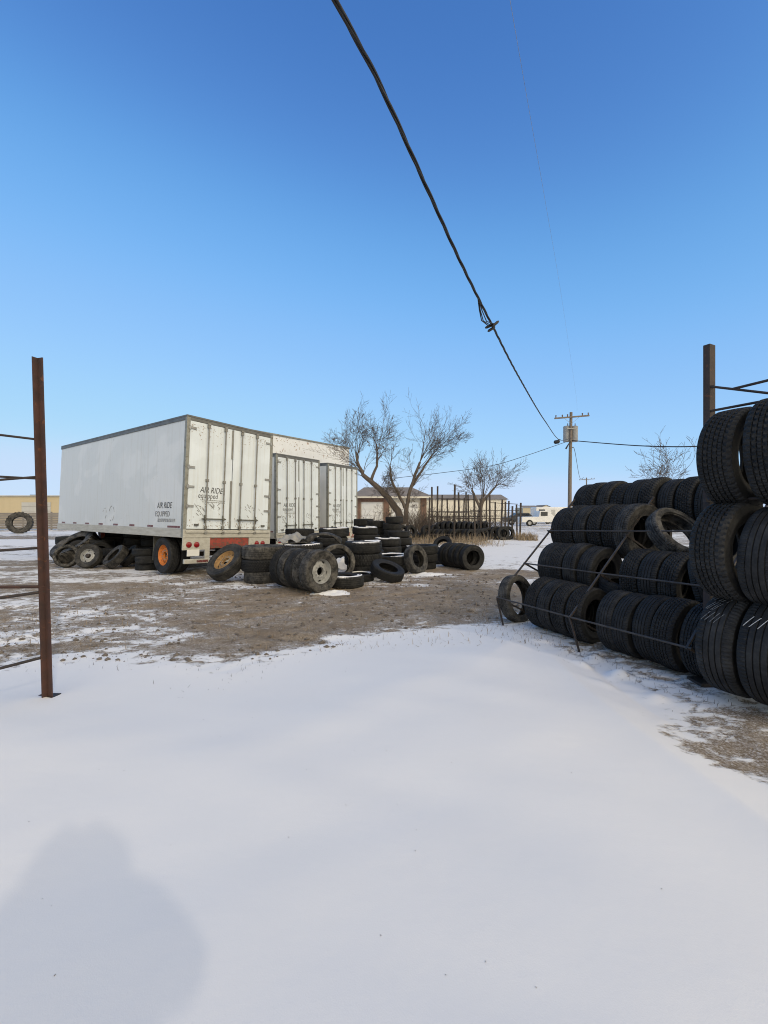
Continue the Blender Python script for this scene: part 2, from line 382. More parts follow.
# ------------------------------------------------------------------ tyres
def tyre_mesh(name, style, material, seg=None, rim=.285):
    """tyre of radius .5 and width .28 about the local Z axis, with moulded tread"""
    Rr, W = .5, .28
    prof = []
    tw = W*.43
    if style == 'rib':   gro = [-.066, -.022, .022, .066]; nb, gw, gd = 80, .007, .013
    elif style == 'lug': gro = [-.03, .03]; nb, gw, gd = 44, .012, .019
    elif style == 'zig': gro = [-.072, -.036, 0, .036, .072]; nb, gw, gd = 50, .008, .016
    elif style == 'tractor': gro = []; nb, gw, gd = 22, 0, .05
    else: gro = [-.05, .05]; nb, gw, gd = 0, .008, .012
    zs = [-tw, -tw*.86]
    for c in gro: zs += [c-gw*.75, c-gw*.5, c+gw*.5, c+gw*.75]
    zs += [tw*.86, tw]
    zs = sorted(zs)
    tread = []
    for z in zs:
        crown = .006*(z/tw)**2
        ing = any(abs(z-c) <= gw*.51 for c in gro)
        tread.append((Rr - crown - (.010 if abs(z) > tw*.9 else 0), z, ing))
    side = [(Rr-.030, W*.475), (Rr-.045, W*.480), (Rr-.052, W*.468), (Rr-.095, W*.5), (Rr-.125, W*.492), (Rr-.130, W*.480), (rim+.045, W*.44), (rim+.018, W*.40), (rim+.012, W*.405), (rim, W*.38), (rim-.002, W*.33)]
    inner = [(rim+.01, W*.30), (rim+.06, W*.40), (Rr-.09, W*.44), (Rr-.035, W*.36)]
    loop = [(r, z, 0) for r, z in [(a, -b) for a, b in side[::-1]]]
    loop += [(r, z, 2 if gg else 1) for r, z, gg in tread]
    loop += [(r, z, 0) for r, z in side] + [(r, z, 0) for r, z in inner] + [(r, -z, 0) for r, z in inner[::-1]]
    n = seg or max(48, nb*(6 if nb < 60 else 4))
    mb = MB(); m = len(loop); V = []
    for k in range(n):
        a = 2*math.pi*k/n; c, q = math.cos(a), math.sin(a)
        for r, z, t in loop:
            if t == 2: r -= gd
            elif t == 1 and nb and not seg:
                if style == 'rib':
                    cut = abs(z) > .068 and ((k*nb/n) % 1.0) < .26
                    if cut: r -= gd*.7
                elif style == 'lug':
                    ph = (k*nb/n + (abs(z)*9) + (.5 if z < 0 else 0)) % 1.0
                    if ph < .34 and abs(z) > .03: r -= gd
                    elif abs(z) <= .03 and ((k*nb/n) % 1.0) < .2: r -= gd*.6
                elif style == 'zig':
                    band = int((z + .2)/.036)
                    if ((k*nb/n + band*.37 + z*6) % 1.0) < .30: r -= gd*.9
                elif style == 'tractor':
                    ph = (k*nb/n + abs(z)*6 + (.5 if z < 0 else 0)) % 1.0
                    if ph < .55: r -= gd
            V.append((r*c, r*q, z))
    Fs = []
    for k in range(n):
        k2 = (k+1) % n
        for i in range(m):
            i2 = (i+1) % m
            Fs.append((k*m+i, k2*m+i, k2*m+i2, k*m+i2))
    mb.add(V, Fs)
    return mb.mesh(name, material, 38)
T = {}
for st in ('rib', 'lug', 'zig'):
    T[st] = tyre_mesh('tyre_'+st, st, M['rubber'])
    T[st+'_dusty'] = tyre_mesh('tyre_'+st+'_dusty', st, M['rubber_dusty'])
T['tractor'] = tyre_mesh('tractor_tyre', 'tractor', M['rubber_dusty'], None, .27)
T['far'] = tyre_mesh('tyre_far', 'plain', M['rubber'], 28)
T['thin'] = tyre_mesh('tyre_thin', 'rib', M['rubber_dusty'], None, .36)

def orient(o, loc, ax, spin=None):
    ax = Vector(ax).normalized()
    q = ax.to_track_quat('Z', 'Y') @ Quaternion((0,0,1), random.random()*6.28 if spin is None else spin)
    o.rotation_mode = 'QUATERNION'; o.rotation_quaternion = q; o.location = loc
def tyre(loc, ax, R=.5, W=.28, style='rib', label='', group=None, name='truck_tyre', jit=0, cat='tyre'):
    o = inst(name, T[style]); o.scale = (R/.5, R/.5, W/.28)
    a = Vector(ax).normalized() + Vector((random.uniform(-jit,jit), random.uniform(-jit,jit), random.uniform(-jit,jit)))
    orient(o, loc, a); tag(o, label, cat, group); return o

def snow_cap_mesh(seed, full=1.0):
    rnd = random.Random(seed); mb = MB(); n = 44; prof = [.33, .35, .39, .45, .478]
    ph = [rnd.random()*6.28 for _ in range(4)]
    V = []; 
    for k in range(n):
        a = 2*math.pi*k/n
        e = .5*math.sin(a*2+ph[0]) + .35*math.sin(a*5+ph[1]) + .25*math.sin(a*9+ph[2])
        for j, r in enumerate(prof):
            edge = j in (0, len(prof)-1)
            rr = r + (.012*e if edge else 0); z = .136 if not edge else .122
            z += (.007 + .008*e) if not edge else -.004
            V.append((rr*math.cos(a), rr*math.sin(a), z))
    m = len(prof); Fs = []
    for k in range(n):
        a = k/n
        if full < 1 and ((a + ph[3]) % 1.0) > full: continue
        k2 = (k+1) % n
        for j in range(m-1): Fs.append((k*m+j, k*m+j+1, k2*m+j+1, k2*m+j))
    mb.add(V, Fs); return mb.mesh('snow_cap', M['snow'], 60)
CAPS = [snow_cap_mesh(i, f) for i, f in enumerate((.85, .6, .5, .75, .4))]
def cap(o, i=0):
    c = inst('snow_dusting', CAPS[i % len(CAPS)], o); return c

# wheels ---------------------------------------------------------------
def rim_mesh(name, m, holes=5):
    n = 60; per = n//holes
    prof = [(.288,.105),(.300,.112),(.304,.104),(.286,.096),(.270,.060),(.262,.020),(.245,-.010),(.205,.012),(.165,.022),(.150,.040),(.115,.046),(.098,.044),(.096,-.02)]
    mb = MB(); mb.lathe(prof, n, False, lambda k, i: i == 6 and (k % per) in (3, 4, 5) )
    back = [(.288,-.105),(.300,-.112),(.304,-.104),(.286,-.09),(.262,-.03),(.258,.0)]
    mb.lathe(back, n)
    return mb.mesh(name, m, 40)
RIM = {k: rim_mesh('rim_'+k, M[k]) for k in ('wheel_grey', 'wheel_orange', 'wheel_tan')}
nb_ = MB(); nb_.cyl((0,0,0), (0,0,1), .013, .022, 6); NUT = nb_.mesh('lug_nut', M['grey_steel'])
hubm = MB(); hubm.lathe([(0,.13),(.05,.13),(.075,.12),(.085,.10),(.085,0)], 24); HUB = hubm.mesh('hub', M['dark_steel'], 40)
def fill_wheel(parent, kind, style='rib', hub=True, tyre_child=True, nuts=10):
    if tyre_child: inst('tyre', T[style], parent)
    for k in range(nuts):
        a = 2*math.pi*k/nuts; o = inst('lug_nut', NUT, parent); o.location = (.132*math.cos(a), .132*math.sin(a), .040)
    if hub: inst('hub', HUB, parent)

# ------------------------------------------------------------------ right racks
O = Vector((3.03, 4.02, 0)); dv = Vector((-.44, .898, 0)); nv = Vector((-.898, -.44, 0))
def RP(s, t, h): return O + dv*s + nv*t + Vector((0,0,h))
AX = -dv                       # towards the viewer end of the rack
rack = empty('tyre_rack', RP(1.3, -.7, 0))
tag(rack, 'low stepped rack of thin dark bars, loaded with four rising rows of tyres', 'rack')
def part(root, mb, name, m, **kw):
    inv = root.location
    mb.v = [tuple(Vector(v) - inv) for v in mb.v]
    return mb.build(name, m, root, **kw)
SHELF = [(.30, .37), (-.216, .835), (-.70, 1.31), (-1.2, 1.72)]
for i, (t, h) in enumerate(SHELF):
    hn = h + (0, .035, .10, .12)[i]
    if i < 3: part(rack, MB().tube([RP(-.02, t, hn), RP(1.3, t, (h+hn)/2-.006), RP(2.58, t, h)], .0105, 8), 'front_rail', M['rack_bar'], smooth=40)
    part(rack, MB().tube([RP(-.02, t-.62, h-.28), RP(2.58, t-.62, h-.28)], .016, 8), 'back_rail', M['dark_steel'], smooth=40)
for s in (.02, 1.3, 2.56):
    part(rack, MB().beam(RP(s, .31, .36), RP(s, -1.28, 1.80), .02, .02, dv), 'slanted_leg', M['rack_bar'])
    part(rack, MB().beam(RP(s, -1.62, 0), RP(s, -1.62, 2.02), .05, .05, dv), 'rear_post', M['dark_steel'])
    if s > .5: part(rack, MB().beam(RP(s, .31, .36), RP(s-.16, .33, -.02), .018, .018, dv), 'foot', M['dark_steel'])
    for t, h in SHELF:
        part(rack, MB().beam(RP(s, t, h), RP(s, t-.62, h-.30), .022, .022, dv), 'shelf_arm', M['dark_steel'])
part(rack, MB().tube([RP(.02, -1.62, .2), RP(2.56, -1.62, 1.9)], .012, 6), 'back_brace', M['dark_steel'])

styles = ['rib', 'zig', 'rib', 'lug', 'rib', 'zig']
WORD = ['first','second','third','fourth','fifth','sixth','seventh','eighth','ninth','tenth','eleventh']
def rack_row(items, t, h, row, grp):
    """items: (s, R, W, style, dt, dh, axis or None, text); counted from the far end"""
    items = sorted(items, key=lambda q: -q[0])
    out = []
    for i, (s, R, W, st, dt, dh, ax, txt) in enumerate(items):
        lab = txt or f'black tyre, {WORD[i]} from the far end of the stepped rack\'s {row}'
        o = tyre(RP(s-.13, t+dt-.085, h+dh), ax or AX, R, W, st, lab, grp, 'car_tyre', .035 if ax is None else 0)
        out.append(o)
    return out
J = lambda a, b: random.uniform(a, b)
G = 'used tyres stored on the stepped rack'
rack_row([(.19,.36,.21,'zig',0,0,None,''), (.44,.365,.22,'zig',.03,.005,None,''), (.67,.355,.20,'rib',-.01,0,None,''),
          (.885,.35,.20,'rib',.02,-.01,None,''), (1.09,.35,.20,'rib',.02,-.01,None,''),
          (1.50,.34,.22,'zig',.05,-.02,(.50,-.85,.02),'dark tyre with its open side showing beside the gap in the stepped rack\'s bottom row'), (1.73,.35,.21,'zig',.03,-.01,None,''),
          (1.96,.35,.22,'rib',.02,-.01,None,''), (2.20,.355,.21,'zig',.0,-.01,None,''),
          (2.70,.345,.17,'thin',.10,-.03,(.62,-.78,.20),'thin tyre standing tilted at the low far end of the stepped rack')],
         -.08, .355, 'bottom row', G)
rack_row([(2.42,.35,.22,'rib',0,0,None,''), (2.19,.355,.22,'zig',.02,0,None,''), (1.96,.36,.21,'rib',.02,.01,None,''), (1.74,.35,.22,'rib',0,-.01,None,''),
          (1.42,.30,.2,'rib',-.02,-.17,(.1,-.2,1),'low tyre lying flat on its side in the second row of the stepped rack'),
          (1.14,.355,.22,'zig',0,0,None,''), (.90,.35,.22,'rib',.02,0,None,''), (.69,.35,.21,'zig',0,0,None,''), (.44,.34,.22,'rib',0,.0,(.70,-.65,.25),'tyre twisted askew at the near end of the rack\'s second row')],
         -.55, .80, 'second row', G)
rack_row([(2.64,.36,.2,'rib',0,-.02,None,''), (2.42,.375,.22,'zig',0,0,None,''), (2.19,.37,.21,'rib',.02,0,None,''), (1.96,.38,.22,'zig',0,.01,None,''),
          (1.73,.375,.22,'zig',.02,0,None,''), (1.50,.385,.22,'rib_dusty',.03,0,(.34,-.94,0),'tyre with dusty sidewall and open centre ending a run in the stepped rack\'s third row'),
          (1.0,.36,.19,'thin',.10,.0,(.22,-.745,.60),'tilted tyre with a pale bead edge in the third row of the stepped rack'),
          (.55,.36,.22,'rib',0,-.03,None,'')],
         -1.05, 1.33, 'third row', G)
rack_row([(2.66-.225*i, .36+.012*((i*7) % 3-1), .21, styles[i % 6], J(-.03,.03), J(-.015,.02), None, '') for i in range(10)], -1.55, 1.70, 'topmost row', G)

# tall post rack beside the viewer
O = O + Vector((.035,0,0))
tall = empty('tyre_rack', RP(0,0,0)); tag(tall, 'tall rack with rusty channel post and cross bars, holding three tiers of big tyres', 'rack')
zb, zt = -.02, 3.165
for so_ in (0, -3.45):
  pm = MB()
  for (a0, a1, b0, b1) in ((-.046,.046,-.006,.006), (-.046,-.036,.006,.05), (.036,.046,.006,.05)):
      L = [RP(so_,0,0) + dv*b + nv*a for a, b in ((a0,b0),(a1,b0),(a1,b1),(a0,b1))]
      Vv = [p + Vector((0,0,z)) for z in (zb, zt) for p in L]
      pm.add(Vv, [(3,2,1,0),(4,5,6,7),(0,1,5,4),(1,2,6,5),(2,3,7,6),(3,0,4,7)])
  part(tall, pm, 'post', M['brown_steel'])
part(tall, MB().box(tuple(RP(0,0,0)+Vector((-.17,-.10,-.02))), tuple(RP(0,0,0)+Vector((.12,.10,.03)))), 'foot_plate', M['dark_steel'], bevel=.008)
for h in (.16, .93, 1.74):
    if h > .5: part(tall, MB().tube([RP(-.12, .30, h-.03), RP(-3.5, .30, h-.03)], .012, 8), 'front_rail', M['dark_steel'], smooth=40)
    part(tall, MB().tube([RP(.03, -.08, h), RP(-3.5, -.08, h)], .016, 8), 'back_rail', M['dark_steel'], smooth=40)
    part(tall, MB().beam(RP(0, -.1, h-.03), RP(0, .12, h-.03), .03, .03), 'shelf_arm', M['dark_steel'])
part(tall, MB().tube([RP(0,.03,2.54), RP(-3.5,.03,2.54)], .012, 6), 'top_rail', M['dark_steel'])
part(tall, MB().tube([RP(0,.03,2.77), RP(-1.2,.03,2.30)], .012, 6), 'brace', M['dark_steel'])
part(tall, MB().tube([RP(-.18,.03,2.70), RP(-1.6,.03,2.74)], .012, 6), 'top_rail', M['dark_steel'])
part(tall, MB().tube([RP(0.05,0,2.77), RP(-.02,0,2.77)], .014, 6), 'bolt', M['dark_steel'])
GT = 'big truck tyres on the tall post rack'
tt = []
tt.append(tyre(RP(-.29,.16,.475), AX, .43, .28, 'rib', 'truck tyre with rows of faint chalk strokes, bottom tier, against the tall rack\'s post', GT))
tt.append(tyre(RP(-.595,.16,.485), AX, .44, .29, 'rib', 'truck tyre with three white chalk strokes, second from the post', GT))
tt.append(tyre(RP(-.29,.22,1.27), (.385,-.92,.02), .425, .28, 'zig', 'blocky truck tyre with a scuffed grey shoulder, middle tier beside the post', GT))
tt.append(tyre(RP(-.575,.20,1.24), (.46,-.88,-.05), .40, .26, 'rib', 'smooth dark truck tyre in the middle tier, second from the tall rack\'s post', GT))
tt.append(tyre(RP(-.29,.16,2.06), AX, .425, .27, 'zig', 'chunky truck tyre on the top tier against the rusty post', GT))
tt.append(tyre(RP(-.60,.16,2.085), (.50,-.86,.03), .44, .27, 'zig', 'chunky truck tyre on the top tier, second from the rusty post', GT))
# chalk strokes on the two bottom tyres
def chalk(o, n, ang0, dz):
    up = o.rotation_quaternion.inverted() @ Vector((-.62, -.42, .62)); a0 = math.atan2(up.y, up.x)
    for k in range(n):
        mb = MB(); a = a0 + ang0 + k*.006; z0 = -.06 + k*dz; V = []
        for j in range(5):
            aa = a + j*.052; r = .5015 + .004
            zz = z0 - j*.0135*(1 if k % 2 else .85)
            for w in (-.003, .003): V.append((r*math.cos(aa), r*math.sin(aa), zz + w))
        mb.add(V, [(2*j, 2*j+1, 2*j+3, 2*j+2) for j in range(4)])
        mb.build('chalk_stroke', M['chalk' if n == 3 else 'chalk_faint'], o)
chalk(tt[0], 4, -.05, .034); chalk(tt[1], 3, -.06, .045); chalk(tt[0], 5, -.55, .03); chalk(tt[0], 4, -.30, .02)

# ------------------------------------------------------------------ empty rack post at the left
LB = at(48, 3.62, 0.0); LB.z = gz(LB.x, LB.y) - .02
lr = empty('empty_tyre_rack', LB); tag(lr, 'empty leaning rack of rusty red-brown angle iron with bare bars, standing in snow', 'rack')
top = Vector((LB.x - .10, LB.y + .02, 2.90)); ax_ = (top - LB).normalized()
def angle_iron(a, b, w, t, e1, e2):
    mb = MB(); mb.beam(a + e1*(w/2-t/2), b + e1*(w/2-t/2), w, t, e1.cross((b-a).normalized())); return mb
e1 = Vector((.95,-.32,0)).normalized(); e2 = Vector((-.32,-.95,0)).normalized()
mb = MB()
for (u0,u1,v0,v1) in ((0,.062,0,.008),(0,.008,.008,.05)):
    L = [e1*a + e2*b for a, b in ((u0,v0),(u1,v0),(u1,v1),(u0,v1))]
    mb.add([LB+p for p in L] + [top+p for p in L], [(0,1,2,3),(7,6,5,4),(4,5,1,0),(5,6,2,1),(6,7,3,2),(7,4,0,3)])
part(lr, mb, 'post', M['rust_steel'])
rd = Vector((-.47,-.88,0))
def lp(h): return LB + (top-LB)*((h-LB.z)/(top.z-LB.z))
for h, r in ((2.21,.010), (1.88,.010), (1.30,.012), (.93,.013), (.385,.012)):
    part(lr, MB().tube([lp(h), lp(h)+rd*.8+Vector((0,0,-.004)), lp(h)+rd*1.7], r, 6), 'rail', M['dark_steel'], smooth=50)
part(lr, MB().tube([lp(1.90), lp(1.75)+rd*.9], .011, 6), 'brace', M['dark_steel'], smooth=50)
part(lr, MB().tube([lp(.97), lp(1.10)+rd*.9], .014, 6), 'brace', M['rust_steel'], smooth=50)
part(lr, MB().box(tuple(LB+Vector((-.09,-.06,-.03))), tuple(LB+Vector((.07,.06,.022)))), 'foot_plate', M['dark_steel'], bevel=.006)
part(lr, MB().beam(LB+rd*1.72-Vector((0,0,.1)), LB+rd*1.72+Vector((0,0,2.9)), .06, .05), 'post', M['rust_steel'])

# ------------------------------------------------------------------ box trailers
def text_mesh(body, size, m, shear=0, ext=.0015):
    c = bpy.data.curves.new('lettering', 'FONT'); c.body = body; c.size = size; c.shear = shear; c.extrude = ext
    c.resolution_u = 3
    o = bpy.data.objects.new('lettering', c); COL.objects.link(o)
    bpy.context.view_layer.update()
    me = bpy.data.meshes.new_from_object(o.evaluated_get(bpy.context.evaluated_depsgraph_get()))
    bpy.data.objects.remove(o); me.materials.clear(); me.materials.append(m); return me

def make_trailer(W, L, roof, floor, detail=True):
    root = empty('box_trailer')
    rail = floor - .22                      # underside of the side rail
    def P(mb, name, m, par=None, **kw): return mb.build(name, m, par or root, **kw)
    P(MB().box((.012,.05,floor+.001), (.04,L-.03,roof-.05)), 'side_wall', M['skin_side'])
    P(MB().box((W-.04,.05,floor+.001), (W-.012,L-.03,roof-.05)), 'side_wall', M['skin_side'])
    P(MB().box((.02,L-.03,floor+.002), (W-.02,L,roof-.05)), 'front_wall', M['skin_side'])
    P(MB().box((-.004,.0,roof-.05), (W+.004,L+.004,roof)), 'roof', M['roof_trim'], bevel=.012)
    for x0 in (-.008, W-.03): P(MB().box((x0,.06,roof-.13), (x0+.038,L-.01,roof-.0515)), 'upper_rail', M['roof_trim'], bevel=.006)
    P(MB().box((.05,.1,floor-.06), (W-.05,L-.05,floor)), 'floor', M['dark_steel'])
    for x0 in (0, W-.05): P(MB().box((x0,.09,rail), (x0+.05,L,floor)), 'lower_rail', M['beige_rail'], bevel=.006)
    for x0 in (0, W-.085): P(MB().box((x0-.003,-.012,rail+.02), (x0+.088,.088,roof-.052)), 'corner_post', M['corner_post'], bevel=.008)
    P(MB().box((.086,-.008,roof-.13), (W-.086,.06,roof-.052)), 'header', M['roof_trim'], bevel=.006)
    P(MB().box((.0,-.03,rail), (W,.088,floor-.02)).box((.05,-.06,floor-.10),(W-.05,-.031,floor-.045)), 'rear_sill', M['beige_rail'], bevel=.008)
    # reflective dashes along the bottom of the side wall
    tp = MB(); y = .15; k = 0
    while y < L-.4:
        tp.box((.0075, y, floor+.012), (.0118, y+.30, floor+.062)); y += .30 if k % 2 == 0 and y < 1 else 1.05; k += 1
    P(tp, 'reflective_tape', M['tape_red'])
    # doors
    dz0, dz1 = floor+.0, roof-.135
    for d in range(2):
        x0, x1 = (.088, W/2-.012) if d == 0 else (W/2+.012, W-.088)
        dm = MB(); dm.box((0,0,0), (x1-x0, .035, dz1-dz0))
        door = P(dm, 'door', M['skin_door'], loc=(x0, -.002, dz0), bevel=.004)
        w, h = x1-x0, dz1-dz0
        for z in (.21*h, .39*h, .57*h, .935*h) if d == 0 else (.20*h, .36*h, .54*h, .935*h):
            hm = MB(); xh = -.045 if d == 0 else w-.155
            hm.box((xh, -.022, z-.028), (xh+.2, -.0015, z+.028)); hm.cyl((xh+.035 if d == 0 else xh+.165,-.02,z-.05),(0,0,1),.022,.10,10)
            hm.build('hinge', M['grey_steel'], door, bevel=.004)
        for fx in ((.40, .80) if d == 0 else (.20, .60)):
            rm = MB(); X0 = fx*w
            rm.tube([(X0,-.04,-.09),(X0,-.04,h-.03)], .017, 8)
            rm.build('lock_rod', M['rod_steel'], door, smooth=50)
            for z in (.045, .46*h, h-.07):
                MB().box((X0-.034,-.062,z-.035),(X0+.034,-.0015,z+.035)).build('rod_guide', M['rod_steel'], door, bevel=.006)
            MB().box((X0-.04,-.07,-.12),(X0+.04,-.02,-.06)).build('rod_foot', M['rod_steel'], door, bevel=.006)
            MB().box((X0-.04,-.06,h-.03),(X0+.04,-.02,h+.02)).build('rod_head', M['rod_steel'], door, bevel=.006)
        # latch handle
        lm = MB(); z = .095*h; s0 = .30*w if d == 0 else .12*w
        lm.box((s0,-.06,z-.016),(s0+.56*w,-.046,z+.016))
        for q in (.08, .50): lm.cyl((s0+q*w,-.08,z),(0,1,0),.034,.034,10); lm.box((s0+q*w-.016,-.05,z-.11),(s0+q*w+.016,-.02,z+.10))
        lm.build('latch_handle', M['seal'], door)
        # rub blocks
        rb = MB().box((.16*w if d == 0 else .80*w, -.05, .075), (.24*w if d == 0 else .88*w, -.0015, .125)); rb.build('rubber_bumper', M['seal'], door)
        # worn remains of an old marking low on the door
        wm = MB(); rnd = random.Random(3+d)
        cx, cz = (.36*w, .205*h) if d == 0 else (.52*w, .20*h)
        for _ in range(24 if d == 0 else 16):
            a = cx + rnd.gauss(0,.17*w); b = cz + rnd.gauss(0,.028*h); l = rnd.uniform(.02,.10); t = .75 if rnd.random() < .5 else -.75
            q = MB(); q.beam((a,-.0035,b),(a+l*math.cos(t),-.0035,b+l*math.sin(t)), rnd.uniform(.008,.02), .003, (0,1,0)); wm.add(q.v, q.f)
        if d == 0: wm.beam((.15*w,-.0035,.235*h),(.36*w,-.0035,.12*h), .012, .003, (0,1,0)); wm.beam((.40*w,-.0035,.265*h),(.60*w,-.0035,.19*h), .008, .003, (0,1,0))
        wm.build('worn_marking', M['faded_ink'], door)
        pk_ = MB(); rnd = random.Random(40+d)
        for _ in range(70):
            a = rnd.betavariate(1.1,2.2)*w if d == 0 else w - rnd.betavariate(1.1,2.6)*w; b = h - .03*h - abs(rnd.gauss(0,.05*h)); q = rnd.uniform(.006,.030); e = rnd.uniform(.006,.022)
            if .02 < a < w-.05: pk_.box((a,-.0032,b),(a+q,-.001,b+e))
        for _ in range(45):
            a = rnd.random()*w; b = abs(rnd.gauss(0,.045*h)) + .012; q = rnd.uniform(.004,.03); e = rnd.uniform(.006,.04)
            if .02 < a < w-.05: pk_.box((a,-.0032,b),(a+q,-.001,b+e))
        pk_.build('peeling_paint', M['peel'], door)
        if d == 0:
            for body, sz, sh, X0, Z0, mm in (('AIR RIDE', .205, .25, .26*w, .345*h, 'black_ink'), ('equipped', .19, .12, .22*w, .292*h, 'worn_ink')):
                t = inst('lettering', text_mesh(body, sz, M[mm], sh), door); t.rotation_euler = (R_(90),0,0); t.location = (X0,-.003,Z0); t.scale = (.78,1,1)
            sm = MB()
            for zz, xa in ((.270*h, .28*w), (.252*h, .32*w)):
                x = xa
                while x < .84*w: l = rnd.uniform(.02,.06); sm.box((x,-.004,zz),(min(x+l,.85*w),-.0015,zz+.022)); x += l+.012
            sm.build('small_print', M['faded_ink'], door)
    P(MB().box((W/2-.055,-.022,dz0+.02),(W/2-.005,-.004,dz0+.48*(dz1-dz0))).box((W/2-.05,-.022,dz0+.70*(dz1-dz0)),(W/2-.008,-.004,dz1-.02)), 'door_seal', M['rod_steel'], bevel=.003)
    # under the sill: lamp plates, hangers, bumper, plate
    for x0 in (.0, W-.62):
        P(MB().box((x0,-.02,rail-.30),(x0+.62,.012,rail-.002)), 'lamp_plate', M['beige_rail'], bevel=.006)
        for k in (.16, .36):
            lm = MB(); lm.tube([(x0+k, .0, rail-.17),(x0+k,-.03,rail-.17),(x0+k,-.042,rail-.17)],[.072,.072,.05],20)
            P(lm, 'tail_lamp', M['lamp_red'], smooth=40)
    for x0 in (.60, W-.72): P(MB().box((x0,-.022,.36),(x0+.12,.05,rail-.003)), 'bumper_hanger', M['beige_rail'], bevel=.008)
    P(MB().box((.05,-.05,.32),(W-.05,.03,.43)), 'bumper', M['beige_rail'], bevel=.01)
    P(MB().box((.36,-.054,.345),(.66,-.0505,.405)).box((W-.66,-.054,.345),(W-.36,-.0505,.405)), 'reflective_tape', M['tape_red'])
    P(MB().box((.12,-.026,.50),(.44,-.010,.66)), 'licence_plate', M['white_paint'], bevel=.004)
    P(MB().box((.72,-.005,rail-.27),(W-.72,.04,rail-.004)), 'rear_crossbeam', M['red_paint'], bevel=.006)
    und = MB()
    for x0 in (.75, W-.87): und.box((x0,.05,rail-.3),(x0+.12,3.0,rail-.02))
    for yy in np.arange(.6, L-.4, .6): und.box((.06,yy,rail+.02),(W-.06,yy+.05,floor-.062))
    P(und, 'underframe', M['red_paint'])
    ya = 1.05; rw = .47
    P(MB().tube([(.35,ya,rw),(W-.35,ya,rw)], .065, 14), 'axle', M['dark_steel'], smooth=40)
    for x0, sgn in ((.17,-1),(.45,-1),(W-.45,1),(W-.17,1)):
        outer = abs(x0-W/2) > W/2-.3
        wh = inst('wheel', RIM['wheel_orange' if outer else 'wheel_tan'], root)
        orient(wh, (x0, ya, rw), (sgn,0,0)); wh.scale = (rw/.5, rw/.5, .9)
        fill_wheel(wh, 'wheel_orange', 'rib', hub=False, nuts=10 if outer else 0)
    for x0 in (.12, W-.66): P(MB().box((x0,1.66,.30),(x0+.54,1.675,rail-.0)), 'mud_flap', M['seal'])
    for x0 in (.55, W-.67):
        lm = MB(); lm.box((x0,L-2.3,.30),(x0+.12,L-2.16,rail)).box((x0-.08,L-2.38,.24),(x0+.20,L-2.08,.30))
        lm.beam((x0+.06,L-2.23,.55),(x0+.06,L-1.3,rail-.02),.06,.06)
        P(lm, 'landing_leg', M['red_paint'], bevel=.006)
    if detail:
        # lettering low on the side wall near the tail, reading along the wall from front to tail
        for body, sz, sh, y0, z0, mm in (('AIR RIDE', .22, .2, 1.32, floor+.50, 'black_ink'), ('EQUIPPED', .19, 0, 1.40, floor+.29, 'worn_ink')):
            t = inst('lettering', text_mesh(body, sz, M[mm], sh), root)
            t.rotation_euler = (R_(90), 0, R_(-90)); t.location = (.0095, y0, z0); t.scale = (.86,1,1)
        sm = MB(); y = 1.26; rnd = random.Random(5)
        while y > .42: l = rnd.uniform(.03,.09); sm.box((.008,y-l,floor+.15),(.0118,y,floor+.235)); y -= l+.018
        P(sm, 'small_print', M['faded_ink'])
        sc = MB(); rnd = random.Random(9)
        for c, rr in ((4.55,.16),(4.05,.22)):
            for a in np.arange(.3, 5.6, .45):
                if rnd.random() < .25: continue
                q = MB(); y1 = c+rr*.8*math.cos(a); z1 = floor+.36+rr*math.sin(a); y2 = c+rr*.8*math.cos(a+.4); z2 = floor+.36+rr*math.sin(a+.4)
                q.beam((.0095,y1,z1),(.0095,y2,z2), rnd.uniform(.01,.03), .003, (1,0,0)); sc.add(q.v, q.f)
        P(sc, 'worn_marking', M['faded_ink'])
    return root

t1 = make_trailer(2.6, 8.5, 3.95, 1.17)
t1.location = (-4.87, 10.3, .03); t1.rotation_mode = 'XYZ'
t1.rotation_euler = (Matrix.Rotation(R_(53.6), 3, 'Z') @ Matrix.Rotation(R_(2.4), 3, 'Y')).to_euler()
tag(t1, 'closest white box trailer, black lettering on its side and doors, orange wheel underneath', 'trailer', 'white box trailers parked in a row')
t2 = make_trailer(2.55, 8.5, 3.80, .82, False)
t2.location = (-4.02, 16.0, 0); t2.rotation_euler = (0, 0, R_(59.5))
tag(t2, 'middle white box trailer, its closed doors between the front trailer and the last one', 'trailer', 'white box trailers parked in a row')
t3 = copy_tree(t2); t3.location = (-2.52, 19.3, .02); t3.rotation_euler = (0, 0, R_(59.8)); t3.scale = (.93, 1, 1)
tag(t3, 'farthest white box trailer, set back by the bare leaning trees', 'trailer', 'white box trailers parked in a row')

# tall shed behind the trailers' noses
fv = Vector((-.81,.588,0)); uv = Vector((.588,.81,0))
shed = empty('metal_shed', (-8.95, 24.2, 0), math.atan2(.81, .588))
tag(shed, 'tall cream white metal shed with rust stained upper wall, rising behind the parked box trailers', 'shed')
MB().box((0,0,0),(10.7,6,6.42)).build('wall', M['skin_shed'], shed)
MB().box((-.05,-.06,6.42),(10.76,6.06,6.53)).build('roof', M['corner_post'], shed, bevel=.02)

pl_ = MB(); rnd = random.Random(77)
for _ in range(100):
    if rnd.random() < .55: a = 10.65 - rnd.betavariate(1,3)*5.0
    else: a = 3.4 + rnd.betavariate(1.2,2.6)*3.5
    b = 6.38 - rnd.betavariate(1,2.5)*1.9; q = rnd.uniform(.02,.10); e = rnd.uniform(.02,.09)
    pl_.box((a,-.004,b),(min(a+q,10.69),-.001,b+e))
pl_.build('peeling_paint', M['peel'], shed)

